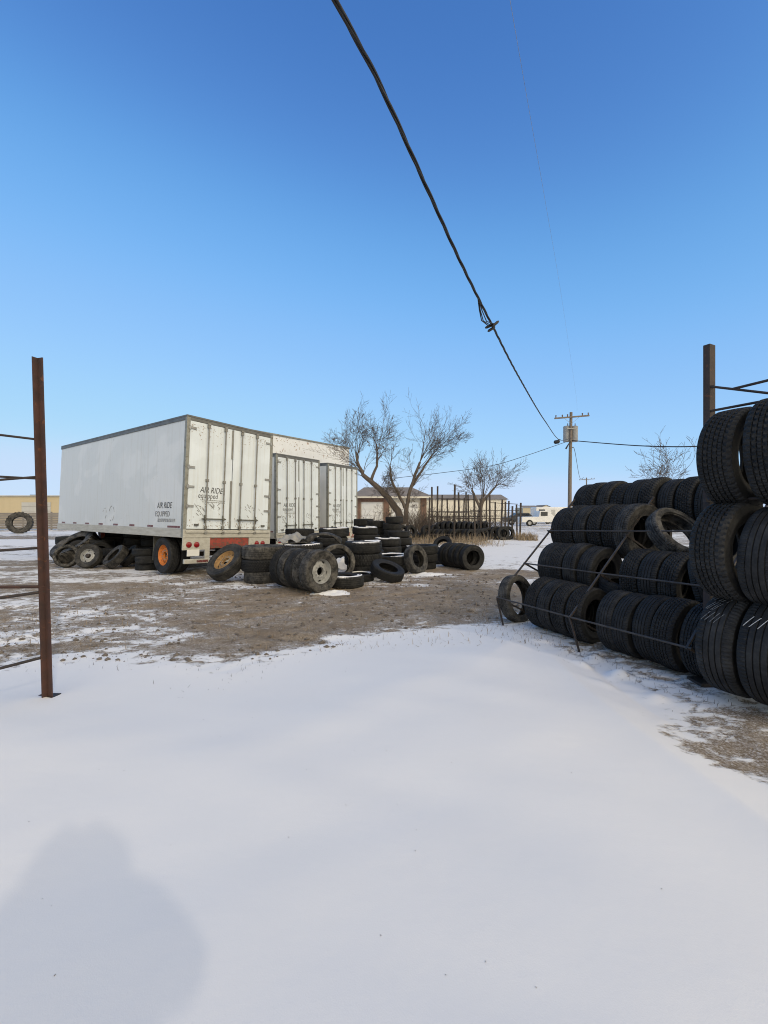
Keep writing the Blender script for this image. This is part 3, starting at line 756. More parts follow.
# ------------------------------------------------------------------ tyre pile in the yard
GP = 'loose tyres heaped behind the trailers'
def stack(x, y, n, R, W, where, style='rib', caps=None, group=GP, jit=.08, z0=-.012, names=None):
    z = z0; outs = []
    order = {1: ['only'], 2: ['lower','upper'], 3: ['bottom','middle','top'], 4: ['bottom','second','third','top'], 5: ['bottom','second','third','fourth','top'], 6: ['bottom','second','third','fourth','fifth','top']}[n]
    for i in range(n):
        rr = R*random.uniform(.95,1.03); ww = W*random.uniform(.94,1.05)
        if n == 1: lab = f'black tyre lying flat, {where}'
        else: lab = f'{order[i]} tyre of the flat stack {where}'
        st = style if isinstance(style, str) else style[i % len(style)]
        o = tyre((x+J(-jit,jit), y+J(-jit,jit), z+ww/2), (J(-.03,.03),J(-.03,.03),1), rr, ww, st, lab, group)
        outs.append(o); z += ww
    if caps is not None: cap(outs[-1], caps)
    return outs, z

# truck wheel row: five on edge, the first with a grey steel rim
axC = Vector((.74,-.67,0)).normalized(); c0 = Vector((-1.29, 8.55, .425))
fw = inst('truck_wheel', RIM['wheel_grey']); orient(fw, c0, axC); fw.scale = (.86,.86,.9)
tag(fw, 'truck tyre on a grey steel rim with bolt holes, heading the upright row', 'wheel', GP)
fill_wheel(fw, 'wheel_grey', 'rib_dusty', hub=False)
for k in range(4):
    o = tyre(c0 - axC*(.262*(k+1)) + Vector((J(-.02,.02),J(-.02,.02),-.004)), axC, .42, .245, ['zig_dusty','rib','rib_dusty','zig'][k],
         f'upright black tyre, {WORD[k]} behind the grey-rimmed wheel in its row', GP, jit=.03)
# tyre with orange-tan rim leaning on a stack
lw = inst('truck_wheel', RIM['wheel_tan']); orient(lw, (-3.66, 10.0, .435), (-.38,-.62,.68)); lw.scale = (.95,.95,.95)
tag(lw, 'truck wheel with a rusty orange rim leaning back against a stack behind the closest trailer', 'wheel', GP)
fill_wheel(lw, 'wheel_tan', 'rib_dusty', hub=False)
stack(-2.80, 9.95, 3, .48, .285, 'between the leaning orange-rimmed wheel and the upright row', ['rib_dusty','zig','rib_dusty'], None, jit=.04)
stack(-.81, 9.34, 1, .45, .25, 'at the foot of the grey-rimmed wheel', 'rib', 2)
tyre((-1.10, 10.12, .42), (.40,-.9,.12), .43, .20, 'thin', 'thin open tyre standing upright just behind the grey-rimmed wheel', GP)
_, zt_ = stack(-1.98, 10.80, 3, .50, .28, 'directly behind the upright row, under the torn casing', ['zig','rib','lug'], 0)
# torn casing flung over the heap
def torn():
    mb = MB(); V = []; n = 34; m = 9
    for k in range(n):
        u = k/(n-1); a = -.2 + u*3.5
        for j in range(m):
            w = j/(m-1)-.5
            r = .42 - .10*abs(w*2)**2.2 + .015*math.sin(7*u*3+j)
            x = r*math.cos(a)*1.15; z = abs(r*math.sin(a))*.55 + .05*math.sin(u*9)*w + .06
            V.append((x, w*.26*(1+.3*math.sin(u*5)), z))
    Fs = [(k*m+j, (k+1)*m+j, (k+1)*m+j+1, k*m+j+1) for k in range(n-1) for j in range(m-1)]
    mb.add(V, Fs); return mb
o = torn().build('tyre_casing', M['rubber_dusty'], smooth=60, loc=(-1.55, 11.0, zt_-.04)); o.rotation_euler = (R_(8), R_(4), R_(25))
so = o.modifiers.new('thick', 'SOLIDIFY'); so.thickness = .02
tag(o, 'torn strip of tyre casing arched on top of the heap below the middle trailer', 'tyre scrap')
# crumpled tarp
mb = MB(); n = 22; V = []
rnd = random.Random(2)
for i in range(n):
    for j in range(n):
        u, w = i/(n-1)-.5, j/(n-1)-.5
        V.append((u*.85, w*.7, .20*math.exp(-(u*u+w*w)*7) + .05*math.sin(u*17+3*w)*math.cos(w*13) + rnd.uniform(-.012,.012) + .012))
mb.add(V, [(i*n+j, (i+1)*n+j, (i+1)*n+j+1, i*n+j+1) for i in range(n-1) for j in range(n-1)])
o = mb.build('crumpled_tarp', M['tarp'], smooth=60, loc=(-2.28, 10.95, zt_+.035)); o.rotation_euler = (0,0,.4)
tag(o, 'crumpled grey tarp lying on the heap beside the arched tyre casing', 'tarp')

stack(-.50, 10.85, 3, .465, .288, 'capped with snow in the middle of the heap', ['rib','lug','rib'], 1, jit=.03)
stack(-.45, 12.25, 3, .46, .26, 'standing behind the snow-capped middle stack', ['rib','zig','rib'], 3)
stack(.22, 11.5, 2, .44, .25, 'with half-melted snow beside the tilted dark tyre', 'rib', 3)
tyre((.08, 10.0, .235), (.30,-.26,.92), .40, .23, 'zig', 'dark tyre slumped at a low tilt in front of the snow-capped stack', GP)
stack(-.57, 10.0, 1, .33, .19, 'half hidden by the slumped dark tyre, snow on top', 'rib', 0)
tyre((.83, 11.2, .365), (.71,-.65,.26), .385, .23, 'rib_dusty', 'tyre leaning with its open centre showing at the right of the heap', GP)
stack(1.15, 12.2, 3, .42, .23, 'behind the leaning open tyre', ['rib','zig','rib'], None)
# second upright row
axO = Vector((.35,-.93,0)).normalized()
for k in range(5):
    p = Vector((2.42, 11.85, .352)) + Vector((-.125,.20,0))*k
    tyre(p + Vector((0,0,J(-.01,.01))), axO, .36, .21, ['rib','zig','rib','zig','rib'][k],
         'upright tyre with open centre heading the separate small row on snow' if k == 0 else f'upright tyre, {WORD[k-1]} behind the open-centred head of the separate small row', 'small row of upright tyres on the snow', jit=.03)
# back of the heap
stack(.20, 14.2, 3, .45, .26, 'with a white snow top below the leaning trunk', 'rib', 0)
stack(-.50, 13.3, 3, .45, .235, 'low among the back stacks, snow on its rim', 'rib', 1)
stack(-.63, 15.0, 4, .46, .275, 'close to the last trailer, topped with snow', 'rib', 0)
stack(-.80, 17.5, 5, .40, .262, 'beside the white garage door', 'rib', None)
stack(-.23, 16.5, 5, .36, .262, 'in front of the brick pillar', 'rib', None)
stack(.34, 16.0, 6, .34, .24, 'at the foot of the leaning trunk, tallest of all', 'rib', None)
stack(.60, 15.2, 4, .40, .24, 'in the twigs under the leaning trunk', 'rib', None)
stack(-1.62, 13.7, 4, .48, .275, 'below the doors of the last trailer', 'rib', 1)
stack(-2.75, 14.1, 4, .48, .272, 'below the doors of the middle trailer', 'lug', None)
stack(1.05, 14.6, 2, .42, .24, 'alone between the heap and the dry weeds', 'rib', 1)
stack(1.85, 15.6, 1, .40, .23, 'out on the snow before the dry weeds', 'zig', 0)
tyre((1.62, 13.4, .22), (.35,-.3,.88), .38, .22, 'rib_dusty', 'tyre lying tilted behind the short stack and the small separate row', GP)
tyre((2.35, 17.2, .30), (-.3,-.6,.6), .38, .22, 'rib', 'tyre slumped against the dry weeds on the snow', GP)
tyre((-3.25, 9.0, .10), (.02,.03,1), .36, .2, 'rib_dusty', 'flat tyre pressed into the mud before the leaning orange-rimmed wheel', GP) if False else None
# snow heaped between tyres
def heap(x, y, rx, ry, h, lab, seed):
    rnd = random.Random(seed); mb = MB(); n = 26; V = []
    for i in range(n):
        for j in range(n):
            u, w = i/(n-1)*2-1, j/(n-1)*2-1; r = math.hypot(u,w)
            e = max(0, 1-r*(1+.18*math.sin(3*math.atan2(w,u)+seed)))
            V.append((u*rx, w*ry, h*(e**.7)*(1+.25*math.sin(9*u+seed)*math.cos(8*w)) - .02))
    mb.add(V, [(i*n+j, (i+1)*n+j, (i+1)*n+j+1, i*n+j+1) for i in range(n-1) for j in range(n-1)])
    o = mb.build('snow_heap', M['snow'], smooth=60, loc=(x,y,0)); tag(o, lab, 'snow', kind='stuff')
heap(-1.0, 8.5, .45, .28, .07, 'low snow heap at the foot of the grey-rimmed wheel', 1)
heap(1.1, 11.0, .55, .3, .07, 'thin snow heap in front of the leaning open tyre', 3)
heap(-1.15, 12.4, .5, .35, .35, 'white snow filling the middle of the tyre heap', 5)

# tyres thrown under the closest trailer
GU = 'tyres dumped under the closest trailer'
def under(px, base, R, W, ax, st, lab, lift=0):
    Z = 688/(base-512) + R*.4
    az = Vector(ax).normalized()
    h = R*math.sqrt(max(0, 1-az.z**2)) + W/2*abs(az.z) - .02 + lift
    return tyre(Vector(((px-384)/F*Z, Z, h)), ax, R, W, st, lab, GU)
tr = tyre((-9.95, 13.9, .47), (-.25,-.50,.83), .70, .46, 'tractor', 'big tractor tyre with chunky lugs tilted under the front of the trailer', GU, 'tractor_tyre')
under(67, 568, .33, .20, (.25,-.90,.25), 'thin', 'thin tyre with snow in its open centre, standing at the trailer\'s front end')
w2 = inst('truck_wheel', RIM['wheel_grey']); Zw = 12.3
orient(w2, ((89-384)/F*Zw, Zw, .335), (.05,-.93,.34)); w2.scale = (.7,.7,.75)
tag(w2, 'tyre with pale grey hub propped under the closest trailer', 'wheel', GU)
fill_wheel(w2, 'wheel_grey', 'rib_dusty', nuts=0)
under(79, 563, .36, .22, (.2,-.85,.4), 'rib', 'dark tyre wedged behind the pale-hubbed wheel')
under(100, 565, .35, .22, (.75,-.5,.3), 'rib', 'dark tyre leaning to the side just past the pale-hubbed wheel')
under(116, 569, .36, .24, (-.48,-.58,.66), 'rib_dusty', 'tyre tipped back with its slim open ring showing, midway under the trailer')
under(130, 567, .35, .22, (-.50,-.52,.66), 'rib', 'tyre tipped back in deep shade just behind the slim open ring')
Zs = 12.0
stack((149-384)/F*Zs, Zs, 3, .36, .21, 'in the dark next to the orange trailer wheel', 'rib', None, GU)
stack((121-384)/F*13.6, 13.6, 2, .45, .25, 'deep in the dark under the middle of the trailer', 'rib', None, GU)
stack((72-384)/F*14.6, 14.6, 3, .46, .27, 'deep in the dark at the trailer\'s front end', 'rib', None, GU)  # this and the next stacks are added to darken the gap under the trailer
stack((112-384)/F*15.0, 15.0, 4, .46, .27, 'added as dark fill below the trailer floor', 'rib', None, GU)
stack((138-384)/F*14.6, 14.6, 4, .46, .26, 'added as dark fill behind the trailer axle', 'rib', None, GU)
stack((158-384)/F*14.2, 14.2, 4, .46, .26, 'added as dark fill just inside the orange wheel', 'rib', None, GU)
stack((100-384)/F*14.0, 14.0, 3, .42, .24, 'added as dark fill beside the red landing leg', 'rib', None, GU)

# lone tractor tyre far left
tyre((-27.1, 32, .80), (.45,-.85,.12), .82, .42, 'tractor', 'lone tractor tyre standing by the plank fence before the tan building', None, 'tractor_tyre')

# ------------------------------------------------------------------ far empty racks with tyres beneath
def far_rack(root_loc, posts, rails, lab, back):
    r = empty('tyre_rack', root_loc); tag(r, lab, 'rack', 'old racks before the trees')
    for (x, y, h, lean) in posts:
        part(r, MB().beam((x,y,-.02),(x+lean*2.5+random.uniform(-.07,.07),y,h), .10, .085), 'post', M['dark_steel'])
    for a, b in rails:
        part(r, MB().tube([a, b], .022, 6), 'rail', M['dark_steel'])
    return r
def xz(px, Z): return (px-384)/F*Z
pa = [(xz(429,22),22,2.35,0),(xz(454,22.3),22.3,3.02,.02),(xz(475,22),22,2.5,-.03),(xz(432,24),24,3.0,0),(xz(437,24.2),24.2,3.05,.03),(xz(459.5,24),24,2.7,0),(xz(481,24),24,2.35,0)]
ra = []
for h in (1.35, 1.62): ra.append(((xz(428,22),21.95,h),(xz(477,22),21.95,h-.08))); ra.append(((xz(430,24),24.05,h),(xz(483,24),24.05,h)))
ra += [((xz(453,22.2),22.4,2.3),(xz(477,22.2),22.4,2.25)), ((xz(437,24),24.3,2.35),(xz(462,24),24.3,2.35)), ((xz(429,22),22.1,.45),(xz(454,22),22.1,.45))]
far_rack((3.4, 23, 0), pa, ra, 'old rack with the tallest thin black uprights, standing in dry weeds', None)
pb = [(xz(469,27),27,2.7,0),(xz(490,25.5),25.5,2.62,0),(xz(501,27.5),27.5,2.4,.02),(xz(512,25.5),25.5,1.95,0),(xz(520,25.7),25.7,2.15,0),(xz(505,29),29,2.3,0),(xz(517,29),29,2.1,0)]
rb = [((xz(468,25.5),25.45,1.36),(xz(524,25.5),25.45,1.36)),((xz(468,25.5),25.42,.95),(xz(524,25.5),25.42,.95)),((xz(470,27.3),27.3,1.7),(xz(519,27.3),27.3,1.7)),((xz(489,27.3),27.35,2.2),(xz(518,27.3),27.35,2.1))]
far_rack((7.2, 26.5, 0), pb, rb, 'old rack with lower bare uprights and rails, nearer the parked vehicles', None)
pc = [(xz(441,29),29,2.75,.03),(xz(448,29),29,2.5,-.02),(xz(463,30),30,2.6,.02),(xz(466,28.5),28.5,2.9,0),(xz(486,30),30,2.6,.03),(xz(495,30),30,2.3,0),(xz(508,31),31,2.4,0)]
rc = [((xz(438,29),29.1,h),(xz(512,30),30.1,h)) for h in (1.15,)] + [((xz(441,29),28.9,2.45),(xz(470,29),29,2.4))]
far_rack((5.5, 29.5, 0), pc, rc, 'hindmost old rack of rusty uprights and cross bars, seen through the others', None)
GF = 'tyres lined up under the old racks'
k = 0
for i in range(15):
    px = 432 + i*4.3; Z = 22.9 + .15*math.sin(i*2) + (2.6 if px > 478 else 0)*min(1,(px-478)/14)
    tyre((xz(px,Z), Z, .345), (.55+J(-.1,.1),-.8,J(-.05,.1)), .36, .2, 'far', 'dark tyre in the shady upright row under the old weed-grown racks', GF, jit=.05)
for i, (px, Z) in enumerate(((496,24.9),(503,24.6),(508,25.0))):
    tyre((xz(px,Z), Z, .38), (.25,-.95,.1), .40, .22, 'far', ['open tyre facing out at the weedy edge of the old racks','middle one of three open tyres at the old racks\' snowy end','open tyre at the very end of the old racks, on snow'][i], GF)
for i in range(10):
    px = 440 + i*5.2; Z = 23.2 + (2.4 if px > 478 else 0)
    tyre((xz(px,Z), Z+.30, .74+(.05 if i % 3 else 0)), (.85,-.5,J(-.1,.1)), .31, .2, 'far', 'dark tyre resting on the old rack shelf above the upright row', GF, jit=.1)
for i in range(9):
    px = 405 + i*4.4; Z = 21 + .2*math.sin(i*1.7)
    if i in (3,4): continue
    tyre((xz(px,Z), Z+2.2, .30 if i % 2 else .55), (.2,-.3,1) if i % 2 else (.6,-.7,.3), .35, .2, 'far', 'dark tyre dumped among weeds between the trunks and the old racks', 'tyres dumped in the weeds', jit=.15)

# ------------------------------------------------------------------ trees
def limb(mb, p, d, L, r, depth, rnd, gnarl=.18, up=.05, minr=.006, spread=.6, fork=(1,1)):
    n = 6 if depth > 2 else (5 if depth > 1 else 4); pts = [p]; rad = [r]; kids = []
    q = p.copy(); dd = d.normalized(); drift = Vector((rnd.gauss(0,.05), rnd.gauss(0,.05), 0))
    for i in range(n):
        dd = (dd + drift + Vector((rnd.gauss(0,gnarl), rnd.gauss(0,gnarl), rnd.gauss(0,gnarl)*.8 + up))).normalized()
        q = q + dd*(L/n); pts.append(q.copy()); rad.append(max(minr, r*(1-.62*(i+1)/n)))
        if depth > 0 and i >= 1: kids.append((q.copy(), dd.copy(), rad[-1], 1 - i/n))
    mb.tube(pts, rad, 6 if r > .05 else (4 if r > .018 else 3), caps=False)
    if depth <= 0: return
    for (kp, kd, kr, fr) in kids:
        if rnd.random() < .84:
            s = kd.orthogonal(); s.rotate(Quaternion(kd, rnd.random()*6.28))
            nd_ = (kd + s*rnd.uniform(.5,1.1)*spread*1.3).normalized()
            limb(mb, kp, nd_, L*rnd.uniform(.45,.85)*(.50+.45*fr), max(minr, kr*.45), depth-1, rnd, gnarl, up, minr, spread, fork)
    for _ in range(rnd.randint(*fork)):
        s = dd.orthogonal(); s.rotate(Quaternion(dd, rnd.random()*6.28))
        nd_ = (dd + s*rnd.uniform(.15,.6)*spread).normalized()
        limb(mb, q, nd_, L*rnd.uniform(.45,.75), max(minr, rad[-1]*.9), depth-1, rnd, gnarl, up, minr, spread, fork)

def tree(Z, base, trunks, limbs, lab, seed, minr=.0052, twig_scale=1.0, depth=3):
    rnd = random.Random(seed); b = at(base[0], Z, 0); r = empty('bare_tree', b); tag(r, lab, 'tree', 'bare leafless trees')
    def w(p): v = at(p[0], Z, py=p[1]); return v - b + Vector((0, (p[2] if len(p) > 2 else 0), 0))
    tm = MB()
    for path, r0, r1 in trunks:
        P = [w(p) for p in path]; m = len(P)
        Q = []; RR = []
        for i in range(m-1):
            for k in range(3):
                t = k/3; Q.append(P[i].lerp(P[i+1], t) + Vector((rnd.gauss(0,.02),rnd.gauss(0,.05),0))); RR.append(r0+(r1-r0)*(i+t)/(m-1))
        Q.append(P[-1]); RR.append(r1)
        tm.tube(Q, RR, 9)
    tm.build('trunk', M['bark'], r, smooth=60)
    cm = MB()
    for a, bb, r0, L, dp in limbs + ([(a_, (b_[0]+rnd.uniform(-9,9), b_[1]+rnd.uniform(-5,8)), r_*.7, l_*.85, d_) for a_, b_, r_, l_, d_ in limbs] if Z < 45 else []):
        A_, B_ = w(a), w(bb); L = L*.70; r0 = r0*.38; dp = 3 + (rnd.random() < .35); d = (B_-A_); d.y += rnd.uniform(-.5,.5)*d.length
        limb(cm, A_, d, d.length*L*(1.25 if Z == 42 else .95 if Z > 40 else 1), r0, min(dp, 3) if Z > 40 else dp, rnd, .075, .025, minr, .58)
    cm.build('crown', M['twig'], r)
    return r
tree(27, (403,520), [([(403,524),(398,511),(388,498),(374,484),(363,475)], .26, .13), ([(363,475),(358,462),(356,452)], .11, .06), ([(370,481),(377,466),(377,452)], .10,.055)],
     [((363,475,.1),(340,450),.11,1.0,3), ((357,456),(350,424),.10,1.0,4), ((357,456),(366,425,1),.09,1.0,4), ((377,452),(384,424),.09,1.0,4), ((376,463),(396,438),.08,1,3),
      ((360,468),(332,444,1),.07,1,3), ((366,477),(346,470),.05,.9,3), ((380,489),(390,470),.05,.8,3), ((392,503),(386,482),.05,.8,3), ((360,470),(341,433),.07,1,3), ((363,475),(369,440),.07,1,3), ((358,462),(356,418),.07,1,4), ((377,455),(372,428),.06,1,3), ((377,452),(392,414),.06,1,3), ((384,493),(400,474),.05,1,3), ((388,498),(372,488),.04,1,3)],
     'bare tree with a thick trunk leaning hard to the left, over the stacked tyres', 11)
tree(26.5, (406,518), [([(406,522),(406,508),(409,495),(415,475),(420,462)], .15, .07), ([(405,508),(397,492),(391,478),(390,466)], .10, .05), ([(411,488),(422,470),(432,455)], .09,.05)],
     [((420,462),(441,424),.10,1.0,4), ((420,462),(428,430,1),.08,1.0,4), ((432,455),(458,428),.08,1.0,4), ((417,470),(440,448),.07,1,3), ((390,466),(398,442),.07,1,3), ((390,466),(384,446),.06,1,3),
      ((411,488),(430,472),.05,1,3), ((408,500),(396,488),.04,1,3), ((406,505),(420,494),.04,1,3), ((420,462),(436,418),.07,1,4), ((424,458),(450,432),.07,1,3), ((428,460),(456,440),.06,1,3), ((414,478),(404,450),.05,1,3), ((400,494),(382,478),.04,1,3), ((404,510),(388,506),.03,1,3), ((407,508),(424,505),.03,1,3)],
     'bare tree spreading up and to the right from beside the leaning trunk', 5)
tree(44, (479,520), [([(479,524),(480,510),(483,498)], .26, .18), ([(480,508),(472,490)], .16,.10), ([(481,504),(494,488)], .15,.10)],
     [((483,498),(486,466),.13,1.0,3), ((483,498),(497,466),.12,1.0,3), ((472,490),(461,468),.10,1.0,3), ((472,490),(474,462),.10,1.0,3), ((494,488),(512,466),.10,1.0,3), ((494,488),(520,474),.09,1.0,3),((476,497),(458,484),.07,1,3), ((483,500),(491,460),.08,1,3), ((482,500),(478,462),.08,1,3), ((490,494),(507,478),.07,1,3), ((475,494),(464,476),.07,1,3), ((488,496),(503,460),.08,1,3)],
     'rounded bare tree rising behind the old black uprights', 3, .0095)
tree(42, (672,516), [([(672,520),(671,505),(670,492)], .2, .14)],
     [((670,492),(660,462),.10,1.0,3), ((670,492),(682,460),.10,1.0,3), ((671,494),(672,458),.09,1,3), ((671,496),(650,476),.08,1,3), ((671,496),(694,472),.08,1,3)],
     'small bare tree showing its twigs above the stepped rack\'s topmost row', 8, .0125)
# brush at the trunks' feet
def brush(x, y, lab, seed, n=60, hh=1.9):
    rnd = random.Random(seed); mb = MB()
    for _ in range(n):
        a = rnd.random()*6.28; d = Vector((math.cos(a)*rnd.uniform(.1,.9), math.sin(a)*.6, 1)).normalized()
        p = Vector((rnd.gauss(0,.5), rnd.gauss(0,.4), -.03))
        limb(mb, p, d, hh*rnd.uniform(.4,.8), .016, 1, rnd, .18, .02, .006)
    o = mb.build('leafless_bush', M['twig'], loc=(x,y,0)); tag(o, lab, 'bush')
brush(2.9, 27.5, 'leafless bush hiding the right end of the brick garage', 61, 70, 2.2)
brush(-.9, 26.0, 'sparse leafless bush before the white garage door', 62, 40, 1.8)
brush(1.35, 25.2, 'tangled leafless bush around the foot of the two leaning trunks', 4)
brush(2.2, 26.6, 'thin leafless bush between the trunks and the tallest old uprights', 9, 34, 1.6)
brush(.1, 26.2, 'leafless bush in front of the brick garage', 14, 34, 1.5)

for i, (px, Z, lab) in enumerate(((433,25.5,'brown leafless brush tangled into the tallest old uprights'), (449,26,'brown leafless brush standing in the middle of the old racks'),
        (466,26.5,'brown leafless brush just left of the rounded bare tree\'s foot'), (488,28,'brown leafless brush under the rounded bare tree'), (415,24.5,'low brown brush between the heap of tyres and the old racks'))):
    brush((px-384)/F*Z, Z, lab, 30+i, 90, 1.9)
# dry weeds
def blades(name, region, n, h, r, m, lab, cat, seed, lie=.35):
    rnd = random.Random(seed); mb = MB()
    for _ in range(n):
        x, y = region(rnd); z = gz(x, y) if y < 8 else 0
        L = h*rnd.uniform(.4,1.15); a = rnd.random()*6.28; t = rnd.random()*lie*3.0
        d = Vector((math.cos(a)*math.sin(t), math.sin(a)*math.sin(t), math.cos(t)))
        s = Vector((-math.sin(a), math.cos(a), 0))*r
        p = Vector((x,y,z-.004)); q = p + d*L*.6; e = q + (d+Vector((math.cos(a)*.3,math.sin(a)*.3,-.15)))*L*.4
        mb.add([p-s, p+s, q+s*.7, q-s*.7, e], [(0,1,2,3),(3,2,4)])
    o = mb.build(name, m); tag(o, lab, cat, kind='stuff')
blades('dry_weeds', lambda r: (lambda t: (xz(408 + 84*t, 21) + r.gauss(0,.35), 20.2 + 1.9*r.random() + r.gauss(0,.5)))(r.random()), 1100, .62, .007, M['straw'], 'tan dry weeds standing before the old racks', 'weeds', 1, .30)
blades('dry_weeds', lambda r: (xz(r.uniform(516,536), 24.5) , 24 + r.random()*1.6), 500, .5, .012, M['straw'], 'small clump of tan weeds by the snowy end of the old racks', 'weeds', 2, .16)
def along(r):
    s = r.uniform(-1.6, 3.0); t = r.gauss(.42, .22); p = RP(s, t, 0); return p.x, p.y
blades('dead_grass', along, 900, .055, .0018, M['litter'], 'flattened dead grass and litter showing through snow along the tyre racks', 'grass', 3, .56)
def edge(r):
    i = r.randrange(2, 9); a, b = BOUND[i], BOUND[i+1]; t = r.random(); return a[0]+(b[0]-a[0])*t + r.gauss(0,.12), a[1]+(b[1]-a[1])*t + r.gauss(.12,.22)
blades('dead_grass', edge, 320, .05, .0016, M['litter'], 'sparse dead grass stems along the ragged front edge of the snow', 'grass', 4, .55)
blades('dead_grass', lambda r: (r.uniform(-5.5,2.2), r.uniform(4.9,11)), 2800, .08, .0036, M['straw'], 'short dead grass stubble scattered over the bare dirt', 'grass', 6, .5)
# stones
rnd = random.Random(12); mb = MB()
for _ in range(2800):
    x, y = rnd.uniform(-5.5,3), 4.6 + 6.5*rnd.random()**1.3
    if sdist(np.array([x]), np.array([y]))[0] > .02: continue
    s = .007 + .034*rnd.random()**4; z = gz(x, y)
    V = []
    for kx, ky, kz in ((1,0,0),(-1,0,0),(0,1,0),(0,-1,0),(0,0,1),(0,0,-1)):
        V.append((x+kx*s*rnd.uniform(.7,1.3), y+ky*s*rnd.uniform(.7,1.3), z+s*.2+kz*s*rnd.uniform(.4,.8)))
    mb.add(V, [(0,2,4),(2,1,4),(1,3,4),(3,0,4),(2,0,5),(1,2,5),(3,1,5),(0,3,5)])
o = mb.build('gravel', M['pebble']); tag(o, 'small loose stones scattered over the bare dirt', 'gravel', kind='stuff')
# specks on the snow
rnd = random.Random(21); mb = MB()
for _ in range(60):
    x, y = rnd.uniform(-2,2.0), 1.35 + 3.0*rnd.random()**1.3; z = gz(x,y); s = rnd.uniform(.0006,.0016); a = rnd.random()*6.28
    q = MB(); q.beam((x,y,z+.002),(x+math.cos(a)*s*3,y+math.sin(a)*s*3,z+.003), s, s); mb.add(q.v, q.f)
o = mb.build('litter', M['litter']); tag(o, 'tiny dark specks of blown dirt lying on the clean snow', 'dirt', kind='stuff')

# ------------------------------------------------------------------ the photographer, whose shadow falls on the snow
PB = Vector((.20, -.34, gz(.20, -.34)))
per = empty('person', PB); per.scale = (1,1,.95); tag(per, 'person in a dark winter coat and hood standing in the snow, raising a phone', 'person')
def skinned(name, verts, edges, m, parent, root=0, sub=2):
    me = bpy.data.meshes.new(name); me.from_pydata([v[0] for v in verts], edges, []); me.update()
    o = bpy.data.objects.new(name, me); COL.objects.link(o); o.parent = parent; me.materials.append(m)
    sk = o.modifiers.new('skin', 'SKIN'); sk.use_smooth_shade = True
    if not me.skin_vertices: me.skin_vertices.data if False else None
    bpy.context.view_layer.objects.active = o
    layer = me.skin_vertices[0].data if me.skin_vertices else None
    if layer is None:
        bpy.ops.mesh.customdata_skin_add(); layer = me.skin_vertices[0].data
    for d_, v in zip(layer, verts):
        r = v[1]; d_.radius = r if isinstance(r, tuple) else (r, r); d_.use_root = False
    layer[root].use_root = True
    ss = o.modifiers.new('sub', 'SUBSURF'); ss.levels = sub; ss.render_levels = sub
    return o
M['coat'] = weathered('coat', (.03,.032,.04), (.022,.024,.03), 12, .8)
M['trousers'] = weathered('trousers', (.045,.05,.065), (.035,.04,.05), 12, .85)
M['skin_tone'] = weathered('skin_tone', (.42,.26,.19), (.38,.23,.17), 8, .5)
V = [((0,0,.98),(.15,.11)), ((0,0,1.20),(.15,.11)), ((0,.01,1.40),(.17,.115)), ((0,.0,1.52),.06), ((0,.02,1.60),.075), ((0,.02,1.70),.098), ((0,.01,1.77),.07)]
Ed = [(0,1),(1,2),(2,3),(3,4),(4,5),(5,6)]
for sx_ in (-1, 1):
    b = len(V)
    V += [((sx_*.19,0,1.46),.07), ((sx_*.27,.09,1.30),.052), ((sx_*.06-.20,.27,1.44),.034), ((sx_*.055-.205,.29,1.51),.034)]
    Ed += [(2,b),(b,b+1),(b+1,b+2),(b+2,b+3)]
    for f in range(4):
        c = len(V); yy = .28 + f*.012
        V += [((sx_*.05-.205+sx_*.012*f,.292,1.54+.004*f),.010), ((sx_*.035-.215,.312,1.565-.012*f),.009), ((sx_*.015-.222,.318,1.555-.012*f),.008)]
        Ed += [(b+3,c),(c,c+1),(c+1,c+2)]
    c = len(V); V += [((sx_*.04-.21,.275,1.50),.012), ((sx_*.022-.218,.285,1.525),.010)]; Ed += [(b+3,c),(c,c+1)]
    b = len(V)
    V += [((sx_*.10,0,.90),.10), ((sx_*.12,.02,.50),.07), ((sx_*.13,-.01,.10),.05), ((sx_*.14,.15,.035),.045)]
    Ed += [(0,b),(b,b+1),(b+1,b+2),(b+2,b+3)]
skinned('body', V, Ed, M['skin_tone'], per)
cm_ = MB()
cm_.lathe([(.22,.64),(.275,.62),(.285,.66),(.265,.90),(.235,1.18),(.245,1.38),(.215,1.50),(.15,1.57),(.10,1.60)], 28)
cm_.v = [(x, y*.72, z) for x, y, z in cm_.v]
for sx_ in (-1, 1):
    cm_.tube([(sx_*.10,0,1.46),(sx_*.20,0,1.46),(sx_*.25,.05,1.38),(sx_*.27,.09,1.30),(sx_*.20-.06,.18,1.38),(sx_*.07-.19,.25,1.44)], [.10,.125,.115,.11,.085,.06], 12)
cm_.build('coat', M['coat'], per, smooth=70)
TV = [((0,0,.96),(.17,.13))]; TE = []
for sx_ in (-1, 1):
    b = len(TV); TV += [((sx_*.10,0,.86),.115), ((sx_*.12,.02,.50),.088), ((sx_*.13,-.01,.12),.075)]; TE += [(0,b),(b,b+1),(b+1,b+2)]
skinned('trousers', TV, TE, M['trousers'], per)
hm = MB(); n = 20; hv = []; 
for i in range(9):
    t = i/8
    for k in range(n+1):
        a = math.pi*(.10 + .80*1.0)*(k/n)*1.28 - math.pi*.07 - math.pi/2*0
        ang = math.pi*1.5 + (k/n-.5)*math.pi*1.45
        rr = .195*math.sin(math.pi*(.30+.66*t))**.6
        hv.append((rr*math.cos(ang), .01 + rr*1.1*math.sin(ang), 1.50 + .345*t))
hm.add(hv, [(i*(n+1)+k, i*(n+1)+k+1, (i+1)*(n+1)+k+1, (i+1)*(n+1)+k) for i in range(8) for k in range(n)])
